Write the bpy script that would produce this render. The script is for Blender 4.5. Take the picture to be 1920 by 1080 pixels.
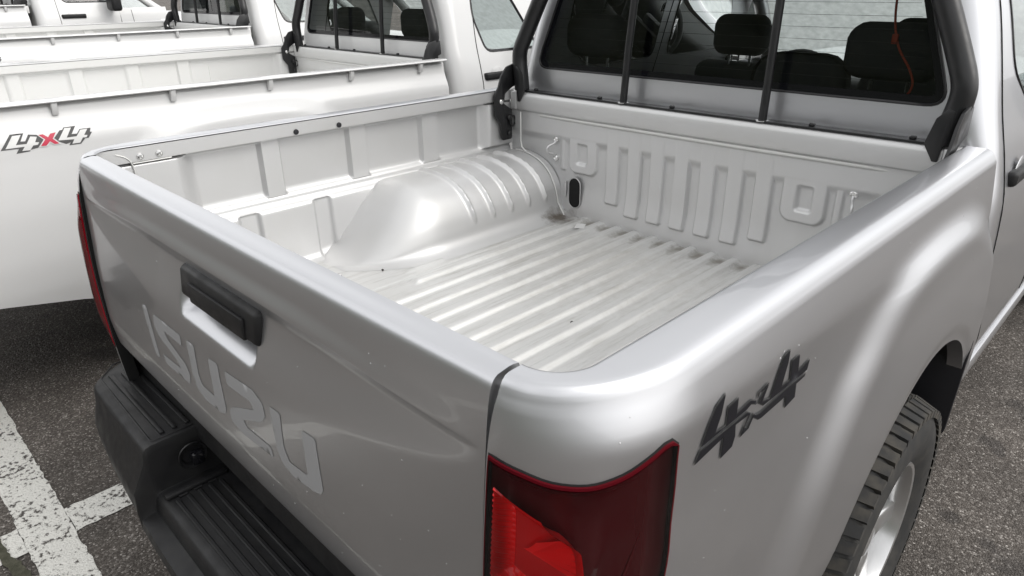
import bpy, bmesh, math, random
from mathutils import Vector, Matrix
from mathutils.geometry import delaunay_2d_cdt

random.seed(7)
scene = bpy.context.scene
COL = scene.collection
for o in list(bpy.data.objects):
    bpy.data.objects.remove(o)

# ------------------------------------------------------------------ camera
CAM = Vector((1.1608, -0.4546, 1.6216))
YAW, PITCH, ROLL, FPX = 0.7859, 0.4203, -0.0111, 1278.37
fw = Vector((-math.sin(YAW) * math.cos(PITCH), math.cos(YAW) * math.cos(PITCH), -math.sin(PITCH)))
rt = Vector((math.cos(YAW), math.sin(YAW), 0))
up = rt.cross(fw)
r2 = math.cos(ROLL) * rt + math.sin(ROLL) * up
u2 = -math.sin(ROLL) * rt + math.cos(ROLL) * up
cam = bpy.data.cameras.new('camera')
cam_o = bpy.data.objects.new('camera', cam)
COL.objects.link(cam_o)
m = Matrix((r2, u2, -fw)).transposed().to_4x4()
m.translation = CAM
cam_o.matrix_world = m
cam.sensor_width = 36.0
cam.lens = FPX / 1920 * 36.0
cam.clip_start = 0.02
cam.clip_end = 1000
scene.camera = cam_o

# ------------------------------------------------------------------ world, sun, exposure
SUN_EL, SUN_AZ = math.radians(42), math.radians(70)      # azimuth clockwise from +Y
world = bpy.data.worlds.new('World')
scene.world = world
world.use_nodes = True
wn, wl = world.node_tree.nodes, world.node_tree.links
bg = wn['Background']
sky = wn.new('ShaderNodeTexSky')
sky.sky_type = 'NISHITA'
sky.sun_disc = False
sky.sun_elevation = SUN_EL
sky.sun_rotation = SUN_AZ
sky.dust_density = 3.0
sky.air_density = 1.0
hsv = wn.new('ShaderNodeHueSaturation')
hsv.inputs['Saturation'].default_value = 0.12
wl.new(sky.outputs[0], hsv.inputs['Color'])
# a broken grey overcast: brighter and darker cloud over the whole dome
tc = wn.new('ShaderNodeTexCoord')
cn = wn.new('ShaderNodeTexNoise')
cn.inputs['Scale'].default_value = 2.6
cn.inputs['Detail'].default_value = 5
cn.inputs['Roughness'].default_value = 0.55
wl.new(tc.outputs['Generated'], cn.inputs['Vector'])
cr = wn.new('ShaderNodeMapRange')
cr.inputs['From Min'].default_value = 0.3
cr.inputs['From Max'].default_value = 0.7
cr.inputs['To Min'].default_value = 5.5
cr.inputs['To Max'].default_value = 13.0
wl.new(cn.outputs['Fac'], cr.inputs['Value'])
cc = wn.new('ShaderNodeMix')
cc.data_type = 'RGBA'
cc.inputs['Factor'].default_value = 0.50
wl.new(hsv.outputs[0], cc.inputs['A'])
wl.new(cr.outputs[0], cc.inputs['B'])
wl.new(cc.outputs['Result'], bg.inputs['Color'])
bg.inputs['Strength'].default_value = 0.10

sun = bpy.data.lights.new('sun', 'SUN')
sun.energy = 0.65
sun.angle = math.radians(45)
sun.color = (1.0, 0.97, 0.92)
sun_o = bpy.data.objects.new('sun', sun)
COL.objects.link(sun_o)
sd = Vector((math.sin(SUN_AZ) * math.cos(SUN_EL), math.cos(SUN_AZ) * math.cos(SUN_EL), math.sin(SUN_EL)))
sun_o.rotation_euler = sd.to_track_quat('Z', 'Y').to_euler()
sun_o.location = (0, 0, 30)
scene.view_settings.view_transform = 'Standard'
scene.view_settings.look = 'None'
scene.view_settings.exposure = 0.88
scene.view_settings.gamma = 1.0
scene.view_settings.use_curve_mapping = False
scene.render.engine = 'CYCLES'
scene.cycles.use_denoising = True
scene.cycles.max_bounces = 10
scene.cycles.transparent_max_bounces = 16
scene.cycles.caustics_reflective = False
scene.cycles.caustics_refractive = False


# ------------------------------------------------------------------ materials
def mat(name, base, rough=0.5, metal=0.0, coat=0.0, coat_rough=0.05, spec=0.5, noise=None, bump=None, rvar=None):
    """noise=(scale, amount, colour2) mottles the colour, bump=(scale, strength, dist), rvar=(scale, amount)"""
    M = bpy.data.materials.new(name)
    M.use_nodes = True
    n, l = M.node_tree.nodes, M.node_tree.links
    b = n['Principled BSDF']
    b.inputs['Base Color'].default_value = (*base, 1)
    b.inputs['Roughness'].default_value = rough
    b.inputs['Metallic'].default_value = metal
    b.inputs['Coat Weight'].default_value = coat
    b.inputs['Coat Roughness'].default_value = coat_rough
    b.inputs['Specular IOR Level'].default_value = spec
    t = n.new('ShaderNodeTexCoord')
    if noise:
        nz = n.new('ShaderNodeTexNoise')
        nz.inputs['Scale'].default_value = noise[0]
        nz.inputs['Detail'].default_value = 6
        l.new(t.outputs['Object'], nz.inputs['Vector'])
        mr = n.new('ShaderNodeMapRange')
        mr.inputs['From Min'].default_value = 0.4
        mr.inputs['From Max'].default_value = 0.75
        mr.inputs['To Max'].default_value = noise[1]
        l.new(nz.outputs['Fac'], mr.inputs['Value'])
        mx = n.new('ShaderNodeMix')
        mx.data_type = 'RGBA'
        mx.inputs['A'].default_value = (*base, 1)
        mx.inputs['B'].default_value = (*noise[2], 1)
        l.new(mr.outputs[0], mx.inputs['Factor'])
        l.new(mx.outputs['Result'], b.inputs['Base Color'])
    if rvar:
        nz = n.new('ShaderNodeTexNoise')
        nz.inputs['Scale'].default_value = rvar[0]
        nz.inputs['Detail'].default_value = 5
        l.new(t.outputs['Object'], nz.inputs['Vector'])
        mr = n.new('ShaderNodeMapRange')
        mr.inputs['From Min'].default_value = 0.3
        mr.inputs['From Max'].default_value = 0.7
        mr.inputs['To Min'].default_value = max(0.02, rough - rvar[1])
        mr.inputs['To Max'].default_value = rough + rvar[1]
        l.new(nz.outputs['Fac'], mr.inputs['Value'])
        l.new(mr.outputs[0], b.inputs['Roughness'])
    if bump:
        nz = n.new('ShaderNodeTexNoise')
        nz.inputs['Scale'].default_value = bump[0]
        nz.inputs['Detail'].default_value = 3
        l.new(t.outputs['Object'], nz.inputs['Vector'])
        bp = n.new('ShaderNodeBump')
        bp.inputs['Strength'].default_value = bump[1]
        bp.inputs['Distance'].default_value = bump[2]
        l.new(nz.outputs['Fac'], bp.inputs['Height'])
        l.new(bp.outputs[0], b.inputs['Normal'])
    return M


def glassy(name, tint, refl=1.0, ior=1.5, rough=0.0, add_diffuse=None):
    M = bpy.data.materials.new(name)
    M.use_nodes = True
    n, l = M.node_tree.nodes, M.node_tree.links
    n.remove(n['Principled BSDF'])
    out = n['Material Output']
    tr = n.new('ShaderNodeBsdfTransparent')
    tr.inputs[0].default_value = (*tint, 1)
    gl = n.new('ShaderNodeBsdfGlossy')
    gl.inputs['Color'].default_value = (refl, refl, refl, 1)
    gl.inputs['Roughness'].default_value = rough
    fr = n.new('ShaderNodeFresnel')
    fr.inputs['IOR'].default_value = ior
    mx = n.new('ShaderNodeMixShader')
    l.new(fr.outputs[0], mx.inputs[0])
    l.new(tr.outputs[0], mx.inputs[1])
    l.new(gl.outputs[0], mx.inputs[2])
    l.new(mx.outputs[0], out.inputs['Surface'])
    return M


def wet_streaks(M, scale=(55, 55, 2.2), amt=0.10, thr=(0.52, 0.72)):
    """faint vertical run-off streaks in the roughness of a paint"""
    n, l = M.node_tree.nodes, M.node_tree.links
    b = n['Principled BSDF']
    t = n.new('ShaderNodeTexCoord')
    mp = n.new('ShaderNodeMapping')
    mp.inputs['Scale'].default_value = scale
    l.new(t.outputs['Object'], mp.inputs['Vector'])
    nz = n.new('ShaderNodeTexNoise')
    nz.inputs['Scale'].default_value = 1.0
    nz.inputs['Detail'].default_value = 3
    l.new(mp.outputs[0], nz.inputs['Vector'])
    mr = n.new('ShaderNodeMapRange')
    mr.inputs['From Min'].default_value = thr[0]
    mr.inputs['From Max'].default_value = thr[1]
    mr.inputs['To Min'].default_value = b.inputs['Coat Roughness'].default_value
    mr.inputs['To Max'].default_value = b.inputs['Coat Roughness'].default_value + amt
    l.new(nz.outputs['Fac'], mr.inputs['Value'])
    l.new(mr.outputs[0], b.inputs['Coat Roughness'])


SILVER = mat('silver_metallic_paint', (0.61, 0.615, 0.635), 0.35, 0.94, 0.5, 0.02, noise=(3.5, 0.15, (0.555, 0.56, 0.575)))
BEDSILVER = mat('silver_bed_paint', (0.67, 0.67, 0.67), 0.47, 0.58, 0.3, 0.25, noise=(5, 0.3, (0.58, 0.575, 0.55)))
BEDFLOOR = mat('silver_bed_floor_paint', (0.70, 0.70, 0.69), 0.48, 0.5, 0.2, 0.3, noise=(5, 0.3, (0.58, 0.575, 0.55)))
WHITE = mat('white_paint', (0.70, 0.70, 0.698), 0.35, 0.0, 0.6, 0.06, noise=(3, 0.25, (0.61, 0.61, 0.60)))
BEDWHITE = mat('white_bed_paint', (0.68, 0.68, 0.67), 0.45, 0.0, 0.2, 0.2, noise=(4, 0.3, (0.63, 0.625, 0.60)))
PLASTIC = mat('black_grained_plastic', (0.010, 0.010, 0.011), 0.5, spec=0.4, noise=(16, 0.7, (0.02, 0.0195, 0.019)), bump=(900, 0.25, 0.0006), rvar=(25, 0.1))
SATIN = mat('black_satin_metal', (0.012, 0.012, 0.013), 0.36, rvar=(30, 0.08))
GLOSSBLACK = mat('gloss_black', (0.008, 0.008, 0.01), 0.12)
LINER = mat('black_liner', (0.010, 0.010, 0.013), 0.55, rvar=(20, 0.1))
RUBBER = mat('tyre_rubber', (0.018, 0.018, 0.018), 0.72, noise=(30, 0.6, (0.05, 0.046, 0.04)), bump=(300, 0.3, 0.001))
TREAD = mat('dusty_tread_rubber', (0.022, 0.022, 0.022), 0.8, noise=(22, 0.9, (0.085, 0.075, 0.06)), bump=(250, 0.3, 0.001))
ALLOY = mat('alloy_silver', (0.62, 0.62, 0.62), 0.28, 0.85, 0.4)
STEEL = mat('bright_steel', (0.75, 0.75, 0.74), 0.22, 1.0)
FABRIC = mat('dark_seat_fabric', (0.020, 0.021, 0.023), 0.9, bump=(500, 0.4, 0.001))
TRIM = mat('dark_cabin_trim', (0.016, 0.017, 0.018), 0.6)
HEADLINER = mat('grey_headliner', (0.32, 0.32, 0.31), 0.9)
ORANGE = mat('orange_strap', (0.30, 0.035, 0.010), 0.6)
HOLE = mat('dark_opening', (0.004, 0.004, 0.004), 0.9)
SEAM = mat('panel_gap', (0.006, 0.006, 0.006), 0.9)
DECAL_BLACK = mat('decal_black', (0.006, 0.006, 0.009), 0.5, spec=0.25)
DECAL_GREY = mat('decal_grey', (0.10, 0.10, 0.10), 0.55, spec=0.25)
DECAL_WHITE = mat('decal_white', (0.72, 0.72, 0.71), 0.4)
DECAL_RED = mat('decal_red', (0.52, 0.02, 0.06), 0.35)
LETTER = mat('tailgate_letter_silver', (0.35, 0.35, 0.355), 0.6, 0.0, spec=0.2)
SEALANT = mat('seam_sealant', (0.70, 0.70, 0.68), 0.4, 0.2)
BEZEL = mat('lamp_bezel_maroon', (0.06, 0.003, 0.006), 0.25)
REDREF = mat('lamp_red_reflector', (0.92, 0.010, 0.012), 0.3, 0.0, coat=0.5)
REDDARK = mat('lamp_red_bowl', (0.55, 0.004, 0.006), 0.25, 0.0, coat=0.6)
REDLENS = mat('lamp_red_skin', (0.38, 0.008, 0.022), 0.2, coat=0.5)
PALELAMP = mat('pale_reversing_lamp', (0.62, 0.50, 0.50), 0.25, 0.3)
REDLIP = mat('lamp_red_edge', (0.085, 0.002, 0.006), 0.5, spec=0.1)
LENS = glassy('lamp_lens', (0.92, 0.70, 0.72), 0.75, 1.42, 0.05)
GLASS = glassy('tinted_glass', (0.74, 0.77, 0.76), 1.0, 1.50)
SIDEGLASS = glassy('side_glass', (0.55, 0.60, 0.59), 1.0, 1.6)
SCREEN = glassy('wet_windscreen_glass', (0.80, 0.84, 0.83), 1.0, 1.5)


def add_film(M, amount, colr):
    """a film of rain and dust on glass that scatters the daylight through it"""
    n, l = M.node_tree.nodes, M.node_tree.links
    out = n['Material Output']
    src = out.inputs['Surface'].links[0].from_socket
    tl = n.new('ShaderNodeBsdfTranslucent')
    tl.inputs[0].default_value = (*colr, 1)
    t = n.new('ShaderNodeTexCoord')
    nz = n.new('ShaderNodeTexNoise')
    nz.inputs['Scale'].default_value = 30
    nz.inputs['Detail'].default_value = 6
    l.new(t.outputs['Object'], nz.inputs['Vector'])
    mr = n.new('ShaderNodeMapRange')
    mr.inputs['From Min'].default_value = 0.3
    mr.inputs['From Max'].default_value = 0.7
    mr.inputs['To Min'].default_value = amount * 0.85
    mr.inputs['To Max'].default_value = amount * 1.15
    l.new(nz.outputs['Fac'], mr.inputs['Value'])
    mx = n.new('ShaderNodeMixShader')
    l.new(mr.outputs[0], mx.inputs[0])
    l.new(src, mx.inputs[1])
    l.new(tl.outputs[0], mx.inputs[2])
    l.new(mx.outputs[0], out.inputs['Surface'])


add_film(SCREEN, 0.45, (0.80, 0.84, 0.83))
LAMPGLASS = glassy('clear_lamp_glass', (0.9, 0.9, 0.9), 1.0, 1.5)


def bed_dirt(M, spots):
    """brown grime lying in given corners of the load bed (object space)"""
    n, l = M.node_tree.nodes, M.node_tree.links
    b = n['Principled BSDF']
    src = b.inputs['Base Color'].links[0].from_socket
    t = n.new('ShaderNodeTexCoord')
    nz = n.new('ShaderNodeTexNoise')
    nz.inputs['Scale'].default_value = 24
    nz.inputs['Detail'].default_value = 8
    nz.inputs['Roughness'].default_value = 0.7
    l.new(t.outputs['Object'], nz.inputs['Vector'])
    for (c, rad, amt, colr) in spots:
        mp = n.new('ShaderNodeMapping')
        mp.vector_type = 'TEXTURE'
        mp.inputs['Location'].default_value = c
        mp.inputs['Scale'].default_value = rad
        l.new(t.outputs['Object'], mp.inputs['Vector'])
        ln = n.new('ShaderNodeVectorMath')
        ln.operation = 'LENGTH'
        l.new(mp.outputs[0], ln.inputs[0])
        ad = n.new('ShaderNodeMath')
        ad.operation = 'MULTIPLY_ADD'
        l.new(nz.outputs['Fac'], ad.inputs[0])
        ad.inputs[1].default_value = 1.6
        ad.inputs[2].default_value = -0.35
        sb = n.new('ShaderNodeMath')
        sb.operation = 'SUBTRACT'
        l.new(ad.outputs[0], sb.inputs[0])
        l.new(ln.outputs['Value'], sb.inputs[1])
        mr = n.new('ShaderNodeMapRange')
        mr.inputs['From Min'].default_value = -0.45
        mr.inputs['From Max'].default_value = 0.25
        mr.inputs['To Max'].default_value = amt
        l.new(sb.outputs[0], mr.inputs['Value'])
        mx = n.new('ShaderNodeMix')
        mx.data_type = 'RGBA'
        mx.inputs['B'].default_value = (*colr, 1)
        l.new(mr.outputs[0], mx.inputs['Factor'])
        l.new(src, mx.inputs['A'])
        src = mx.outputs['Result']
    l.new(src, b.inputs['Base Color'])


# ------------------------------------------------------------------ mesh helpers
def lerp(a, b, t):
    return a + (b - a) * t


def clamp(x, a=0.0, b=1.0):
    return a if x < a else b if x > b else x


def smooth(t):
    t = clamp(t)
    return t * t * (3 - 2 * t)


def curve(kn):
    """monotone-ish cubic through knots [(x, y)...]"""
    xs = [k[0] for k in kn]
    ys = [k[1] for k in kn]
    n = len(kn)
    d = [(ys[i + 1] - ys[i]) / (xs[i + 1] - xs[i]) for i in range(n - 1)]
    mm = [d[0]] + [0 if d[i - 1] * d[i] <= 0 else 2 * d[i - 1] * d[i] / (d[i - 1] + d[i]) for i in range(1, n - 1)] + [d[-1]]

    def f(x):
        if x <= xs[0]:
            return ys[0] + (x - xs[0]) * 0
        if x >= xs[-1]:
            return ys[-1]
        i = 0
        while x > xs[i + 1]:
            i += 1
        h = xs[i + 1] - xs[i]
        t = (x - xs[i]) / h
        a = (1 + 2 * t) * (1 - t) ** 2
        b = t * (1 - t) ** 2
        c = t * t * (3 - 2 * t)
        e = t * t * (t - 1)
        return a * ys[i] + b * h * mm[i] + c * ys[i + 1] + e * h * mm[i + 1]
    return f


def mk(name, verts, faces, material, parent=None, smooth_angle=None, mats=None, fmat=None):
    me = bpy.data.meshes.new(name)
    me.from_pydata([tuple(v) for v in verts], [], faces)
    me.update()
    for mm_ in (mats or [material]):
        me.materials.append(mm_)
    if fmat:
        me.polygons.foreach_set('material_index', fmat)
    if smooth_angle is not None:
        me.polygons.foreach_set('use_smooth', [True] * len(me.polygons))
        if smooth_angle < 179:
            me.set_sharp_from_angle(angle=math.radians(smooth_angle))
    o = bpy.data.objects.new(name, me)
    COL.objects.link(o)
    if parent is not None:
        o.parent = parent
    return o


def from_bm(name, bm, material, parent=None, smooth_angle=40, mats=None):
    me = bpy.data.meshes.new(name)
    bm.normal_update()
    bm.to_mesh(me)
    bm.free()
    for mm_ in (mats or [material]):
        me.materials.append(mm_)
    me.polygons.foreach_set('use_smooth', [True] * len(me.polygons))
    me.set_sharp_from_angle(angle=math.radians(smooth_angle))
    o = bpy.data.objects.new(name, me)
    COL.objects.link(o)
    if parent is not None:
        o.parent = parent
    return o


def grid(P, us, vs, flip=False):
    nu, nv = len(us), len(vs)
    V = [P(u, v) for u in us for v in vs]
    F = []
    for i in range(nu - 1):
        for j in range(nv - 1):
            a = i * nv + j
            f = (a, a + nv, a + nv + 1, a + 1)
            F.append(f[::-1] if flip else f)
    return V, F


def span(a, b, n):
    return [a + (b - a) * i / (n - 1) for i in range(n)]


def inside(p, poly):
    x, y = p
    c = False
    n = len(poly)
    j = n - 1
    for i in range(n):
        xi, yi = poly[i]
        xj, yj = poly[j]
        if (yi > y) != (yj > y) and x < (xj - xi) * (y - yi) / (yj - yi) + xi:
            c = not c
        j = i
    return c


def dense(poly, step, closed=True):
    out = []
    n = len(poly)
    for i in range(n if closed else n - 1):
        a, b = poly[i], poly[(i + 1) % n]
        d = math.hypot(b[0] - a[0], b[1] - a[1])
        k = max(1, int(round(d / step)))
        for q in range(k):
            out.append((lerp(a[0], b[0], q / k), lerp(a[1], b[1], q / k)))
    if not closed:
        out.append(poly[-1])
    return out


def sheet(P, outer, holes, pts, margin):
    """triangulated sheet with exact outlines: outer / holes are 2-D loops, pts interior points, P maps to 3-D"""
    verts, edges = [], []
    loops = [outer] + holes
    for L in loops:
        b = len(verts)
        verts += L
        edges += [(b + i, b + (i + 1) % len(L)) for i in range(len(L))]
    cell = {}
    for q in verts:
        cell.setdefault((int(q[0] // margin), int(q[1] // margin)), []).append(q)

    def near(p):
        cx, cy = int(p[0] // margin), int(p[1] // margin)
        for a in (-1, 0, 1):
            for b in (-1, 0, 1):
                for q in cell.get((cx + a, cy + b), ()):
                    if (q[0] - p[0]) ** 2 + (q[1] - p[1]) ** 2 < margin * margin:
                        return True
        return False
    for p in pts:
        if inside(p, outer) and not any(inside(p, h) for h in holes) and not near(p):
            verts.append(p)
    r = delaunay_2d_cdt([Vector(v) for v in verts], edges, [], 0, 1e-6)
    ov, of = r[0], r[2]
    F = []
    for f in of:
        c = (sum(ov[i].x for i in f) / len(f), sum(ov[i].y for i in f) / len(f))
        if inside(c, outer) and not any(inside(c, h) for h in holes):
            F.append(tuple(f))
    return [P(v.x, v.y) for v in ov], F


def tube_geo(pts, r, n=10, closed=False, caps=True):
    pts = [Vector(p) for p in pts]
    rs = r if isinstance(r, (list, tuple)) else [r] * len(pts)
    V, F = [], []
    N = len(pts)
    ref = None
    for i, p in enumerate(pts):
        if closed:
            t = pts[(i + 1) % N] - pts[i - 1]
        else:
            t = pts[min(i + 1, N - 1)] - pts[max(i - 1, 0)]
        t.normalize()
        if ref is None:
            ref = t.orthogonal().normalized()
        ref = (ref - t * ref.dot(t)).normalized()
        b = t.cross(ref)
        for k in range(n):
            a = 2 * math.pi * k / n
            V.append(p + (ref * math.cos(a) + b * math.sin(a)) * rs[i])
    for i in range(N if closed else N - 1):
        for k in range(n):
            a, b = i * n + k, i * n + (k + 1) % n
            c, d = ((i + 1) % N) * n + (k + 1) % n, ((i + 1) % N) * n + k
            F.append((a, b, c, d))
    if caps and not closed:
        F.append(tuple(range(n))[::-1])
        F.append(tuple((N - 1) * n + k for k in range(n)))
    return V, F


def tube(name, pts, r, material, parent, n=10, closed=False):
    V, F = tube_geo(pts, r, n, closed)
    return mk(name, V, F, material, parent, 50)


def bend(pts, n=6):
    """smooth a poly-line with Catmull-Rom"""
    P = [Vector(p) for p in pts]
    out = []
    for i in range(len(P) - 1):
        p0, p1, p2, p3 = P[max(i - 1, 0)], P[i], P[i + 1], P[min(i + 2, len(P) - 1)]
        for k in range(n):
            t = k / n
            out.append(0.5 * ((2 * p1) + (p2 - p0) * t + (2 * p0 - 5 * p1 + 4 * p2 - p3) * t * t + (3 * p1 - p0 - 3 * p2 + p3) * t ** 3))
    out.append(P[-1])
    return out


def rbox(name, c, s, bev, material, parent, seg=2, rot=None, fn=None):
    bm = bmesh.new()
    bmesh.ops.create_cube(bm, size=1.0)
    for v in bm.verts:
        v.co = Vector((v.co.x * s[0], v.co.y * s[1], v.co.z * s[2]))
    if bev > 0:
        bmesh.ops.bevel(bm, geom=bm.edges[:], offset=bev, segments=seg, affect='EDGES', profile=0.5)
    if fn:
        for v in bm.verts:
            v.co = fn(v.co)
    if rot:
        bmesh.ops.rotate(bm, verts=bm.verts[:], cent=(0, 0, 0), matrix=rot)
    bmesh.ops.translate(bm, verts=bm.verts[:], vec=c)
    return from_bm(name, bm, material, parent, 35)


def prism(name, poly, place, depth, material, parent, bev=0.0):
    """poly 2-D, place(a, b, d) -> 3-D ; extruded by depth with optional bevel"""
    bm = bmesh.new()
    f0 = [bm.verts.new(place(a, b, 0)) for a, b in poly]
    f1 = [bm.verts.new(place(a, b, depth)) for a, b in poly]
    n = len(poly)
    bm.faces.new(f0)
    bm.faces.new(f1[::-1])
    for i in range(n):
        bm.faces.new((f0[i], f1[i], f1[(i + 1) % n], f0[(i + 1) % n]))
    bmesh.ops.recalc_face_normals(bm, faces=bm.faces[:])
    if bev:
        bmesh.ops.bevel(bm, geom=bm.edges[:], offset=bev, segments=2, affect='EDGES', profile=0.5)
    return from_bm(name, bm, material, parent, 35)


def lathe(name, prof, c, axis, material, parent, n=32, angle=40):
    """prof [(a, r)] along axis 'x','y','z' about c"""
    V, F = [], []
    m_ = len(prof)
    for i in range(n):
        t = 2 * math.pi * i / n
        for a, r in prof:
            if axis == 'x':
                V.append((c[0] + a, c[1] + r * math.cos(t), c[2] + r * math.sin(t)))
            elif axis == 'y':
                V.append((c[0] + r * math.cos(t), c[1] + a, c[2] + r * math.sin(t)))
            else:
                V.append((c[0] + r * math.cos(t), c[1] + r * math.sin(t), c[2] + a))
    for i in range(n):
        for j in range(m_ - 1):
            a = i * m_ + j
            b = ((i + 1) % n) * m_ + j
            F.append((a, b, b + 1, a + 1))
    return mk(name, V, F, material, parent, angle)


def capsule2d(cx, cy, w, h, n=8):
    r = w / 2
    return [(cx + r * math.cos(math.pi * k / n), cy + h / 2 - r + r * math.sin(math.pi * k / n)) for k in range(n + 1)] + \
           [(cx + r * math.cos(math.pi + math.pi * k / n), cy - h / 2 + r + r * math.sin(math.pi + math.pi * k / n)) for k in range(n + 1)]


def roundrect(x0, x1, y0, y1, r, n=5):
    out = []
    for cx, cy, a0 in ((x1 - r, y1 - r, 0), (x0 + r, y1 - r, 90), (x0 + r, y0 + r, 180), (x1 - r, y0 + r, 270)):
        for k in range(n + 1):
            a = math.radians(a0 + 90 * k / n)
            out.append((cx + r * math.cos(a), cy + r * math.sin(a)))
    return out


def roundpoly(poly, r, n=5):
    out = []
    N = len(poly)
    for i in range(N):
        p0, p1, p2 = Vector(poly[i - 1]), Vector(poly[i]), Vector(poly[(i + 1) % N])
        rr = r[i] if isinstance(r, (list, tuple)) else r
        a = p1 + (p0 - p1).normalized() * min(rr, (p0 - p1).length * 0.49)
        b = p1 + (p2 - p1).normalized() * min(rr, (p2 - p1).length * 0.49)
        for k in range(n + 1):
            t = k / n
            q = a * (1 - t) ** 2 + p1 * 2 * t * (1 - t) + b * t * t
            out.append((q.x, q.y))
    return out


def decal(name, poly, P, material, parent, cuts=0.02, border=None, bmat=None):
    """flat print: fills a 2-D outline, P maps to the carrying surface"""
    d = dense(poly, cuts)
    xs = [p[0] for p in d]
    ys = [p[1] for p in d]
    pts = []
    x = min(xs)
    while x < max(xs):
        y = min(ys)
        while y < max(ys):
            pts.append((x, y))
            y += cuts
        x += cuts
    V, F = sheet(P, d, [], pts, cuts * 0.4)
    return mk(name, V, F, material, parent, 180)


def empty(name, loc, label, cat, group=None):
    o = bpy.data.objects.new(name, None)
    COL.objects.link(o)
    o.location = loc
    o.empty_display_size = 0.2
    o['label'] = label
    o['category'] = cat
    if group:
        o['group'] = group
    return o


def tag(o, label, cat, group=None):
    o['label'] = label
    o['category'] = cat
    if group:
        o['group'] = group


def structure(o):
    o['kind'] = 'structure'
    return o


def copy_tree(o, parent=None):
    c = o.copy()
    COL.objects.link(c)
    if parent is not None:
        c.parent = parent
    for ch in list(o.children):
        copy_tree(ch, c)
    return c


# ------------------------------------------------------------------ ground
def ground_z(x):
    return 0.0 if x > -3.9 else min((-3.9 - x), 6.0) * 0.05


def asphalt():
    M = bpy.data.materials.new('asphalt')
    M.use_nodes = True
    n, l = M.node_tree.nodes, M.node_tree.links
    b = n['Principled BSDF']
    t = n.new('ShaderNodeTexCoord')

    def noise(s, d=4, r=0.6):
        z = n.new('ShaderNodeTexNoise')
        z.inputs['Scale'].default_value = s
        z.inputs['Detail'].default_value = d
        z.inputs['Roughness'].default_value = r
        l.new(t.outputs['Object'], z.inputs['Vector'])
        return z
    v = n.new('ShaderNodeTexVoronoi')
    v.inputs['Scale'].default_value = 185
    l.new(t.outputs['Object'], v.inputs['Vector'])
    v2 = n.new('ShaderNodeTexVoronoi')
    v2.inputs['Scale'].default_value = 62
    l.new(t.outputs['Object'], v2.inputs['Vector'])
    bw = n.new('ShaderNodeSeparateColor')
    l.new(v.outputs['Color'], bw.inputs[0])
    ra = n.new('ShaderNodeValToRGB')
    ra.color_ramp.elements[0].color = (0.062, 0.053, 0.046, 1)
    ra.color_ramp.elements[1].color = (0.42, 0.39, 0.36, 1)
    for p, c in ((0.4, (0.090, 0.078, 0.068)), (0.75, (0.130, 0.115, 0.102)), (0.93, (0.22, 0.20, 0.182))):
        e = ra.color_ramp.elements.new(p)
        e.color = (*c, 1)
    l.new(bw.outputs[0], ra.inputs[0])
    # larger tonal patches and damp stains
    big = noise(1.3, 5)
    rb = n.new('ShaderNodeMapRange')
    rb.inputs['From Min'].default_value = 0.35
    rb.inputs['From Max'].default_value = 0.68
    rb.inputs['To Min'].default_value = 0.62
    rb.inputs['To Max'].default_value = 1.35
    l.new(big.outputs['Fac'], rb.inputs['Value'])
    mu = n.new('ShaderNodeMix')
    mu.data_type = 'RGBA'
    mu.blend_type = 'MULTIPLY'
    mu.inputs['Factor'].default_value = 1
    l.new(ra.outputs[0], mu.inputs['A'])
    l.new(rb.outputs[0], mu.inputs['B'])
    st = noise(2.7, 4, 0.5)
    rs = n.new('ShaderNodeMapRange')
    rs.inputs['From Min'].default_value = 0.60
    rs.inputs['From Max'].default_value = 0.635
    rs.inputs['To Max'].default_value = 0.55
    l.new(st.outputs['Fac'], rs.inputs['Value'])
    m2 = n.new('ShaderNodeMix')
    m2.data_type = 'RGBA'
    m2.inputs['B'].default_value = (0.022, 0.018, 0.016, 1)
    l.new(rs.outputs[0], m2.inputs['Factor'])
    l.new(mu.outputs['Result'], m2.inputs['A'])
    l.new(m2.outputs['Result'], b.inputs['Base Color'])
    rr = n.new('ShaderNodeMapRange')
    rr.inputs['To Min'].default_value = 0.78
    rr.inputs['To Max'].default_value = 0.5
    l.new(rs.outputs[0], rr.inputs['Value'])
    l.new(rr.outputs[0], b.inputs['Roughness'])
    b.inputs['Specular IOR Level'].default_value = 0.35
    ad = n.new('ShaderNodeMath')
    ad.operation = 'ADD'
    l.new(v.outputs['Distance'], ad.inputs[0])
    l.new(v2.outputs['Distance'], ad.inputs[1])
    bp = n.new('ShaderNodeBump')
    bp.inputs['Strength'].default_value = 0.6
    bp.inputs['Distance'].default_value = 0.006
    bp.invert = True
    l.new(ad.outputs[0], bp.inputs['Height'])
    l.new(bp.outputs[0], b.inputs['Normal'])
    return M


ASPHALT = asphalt()


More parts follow.
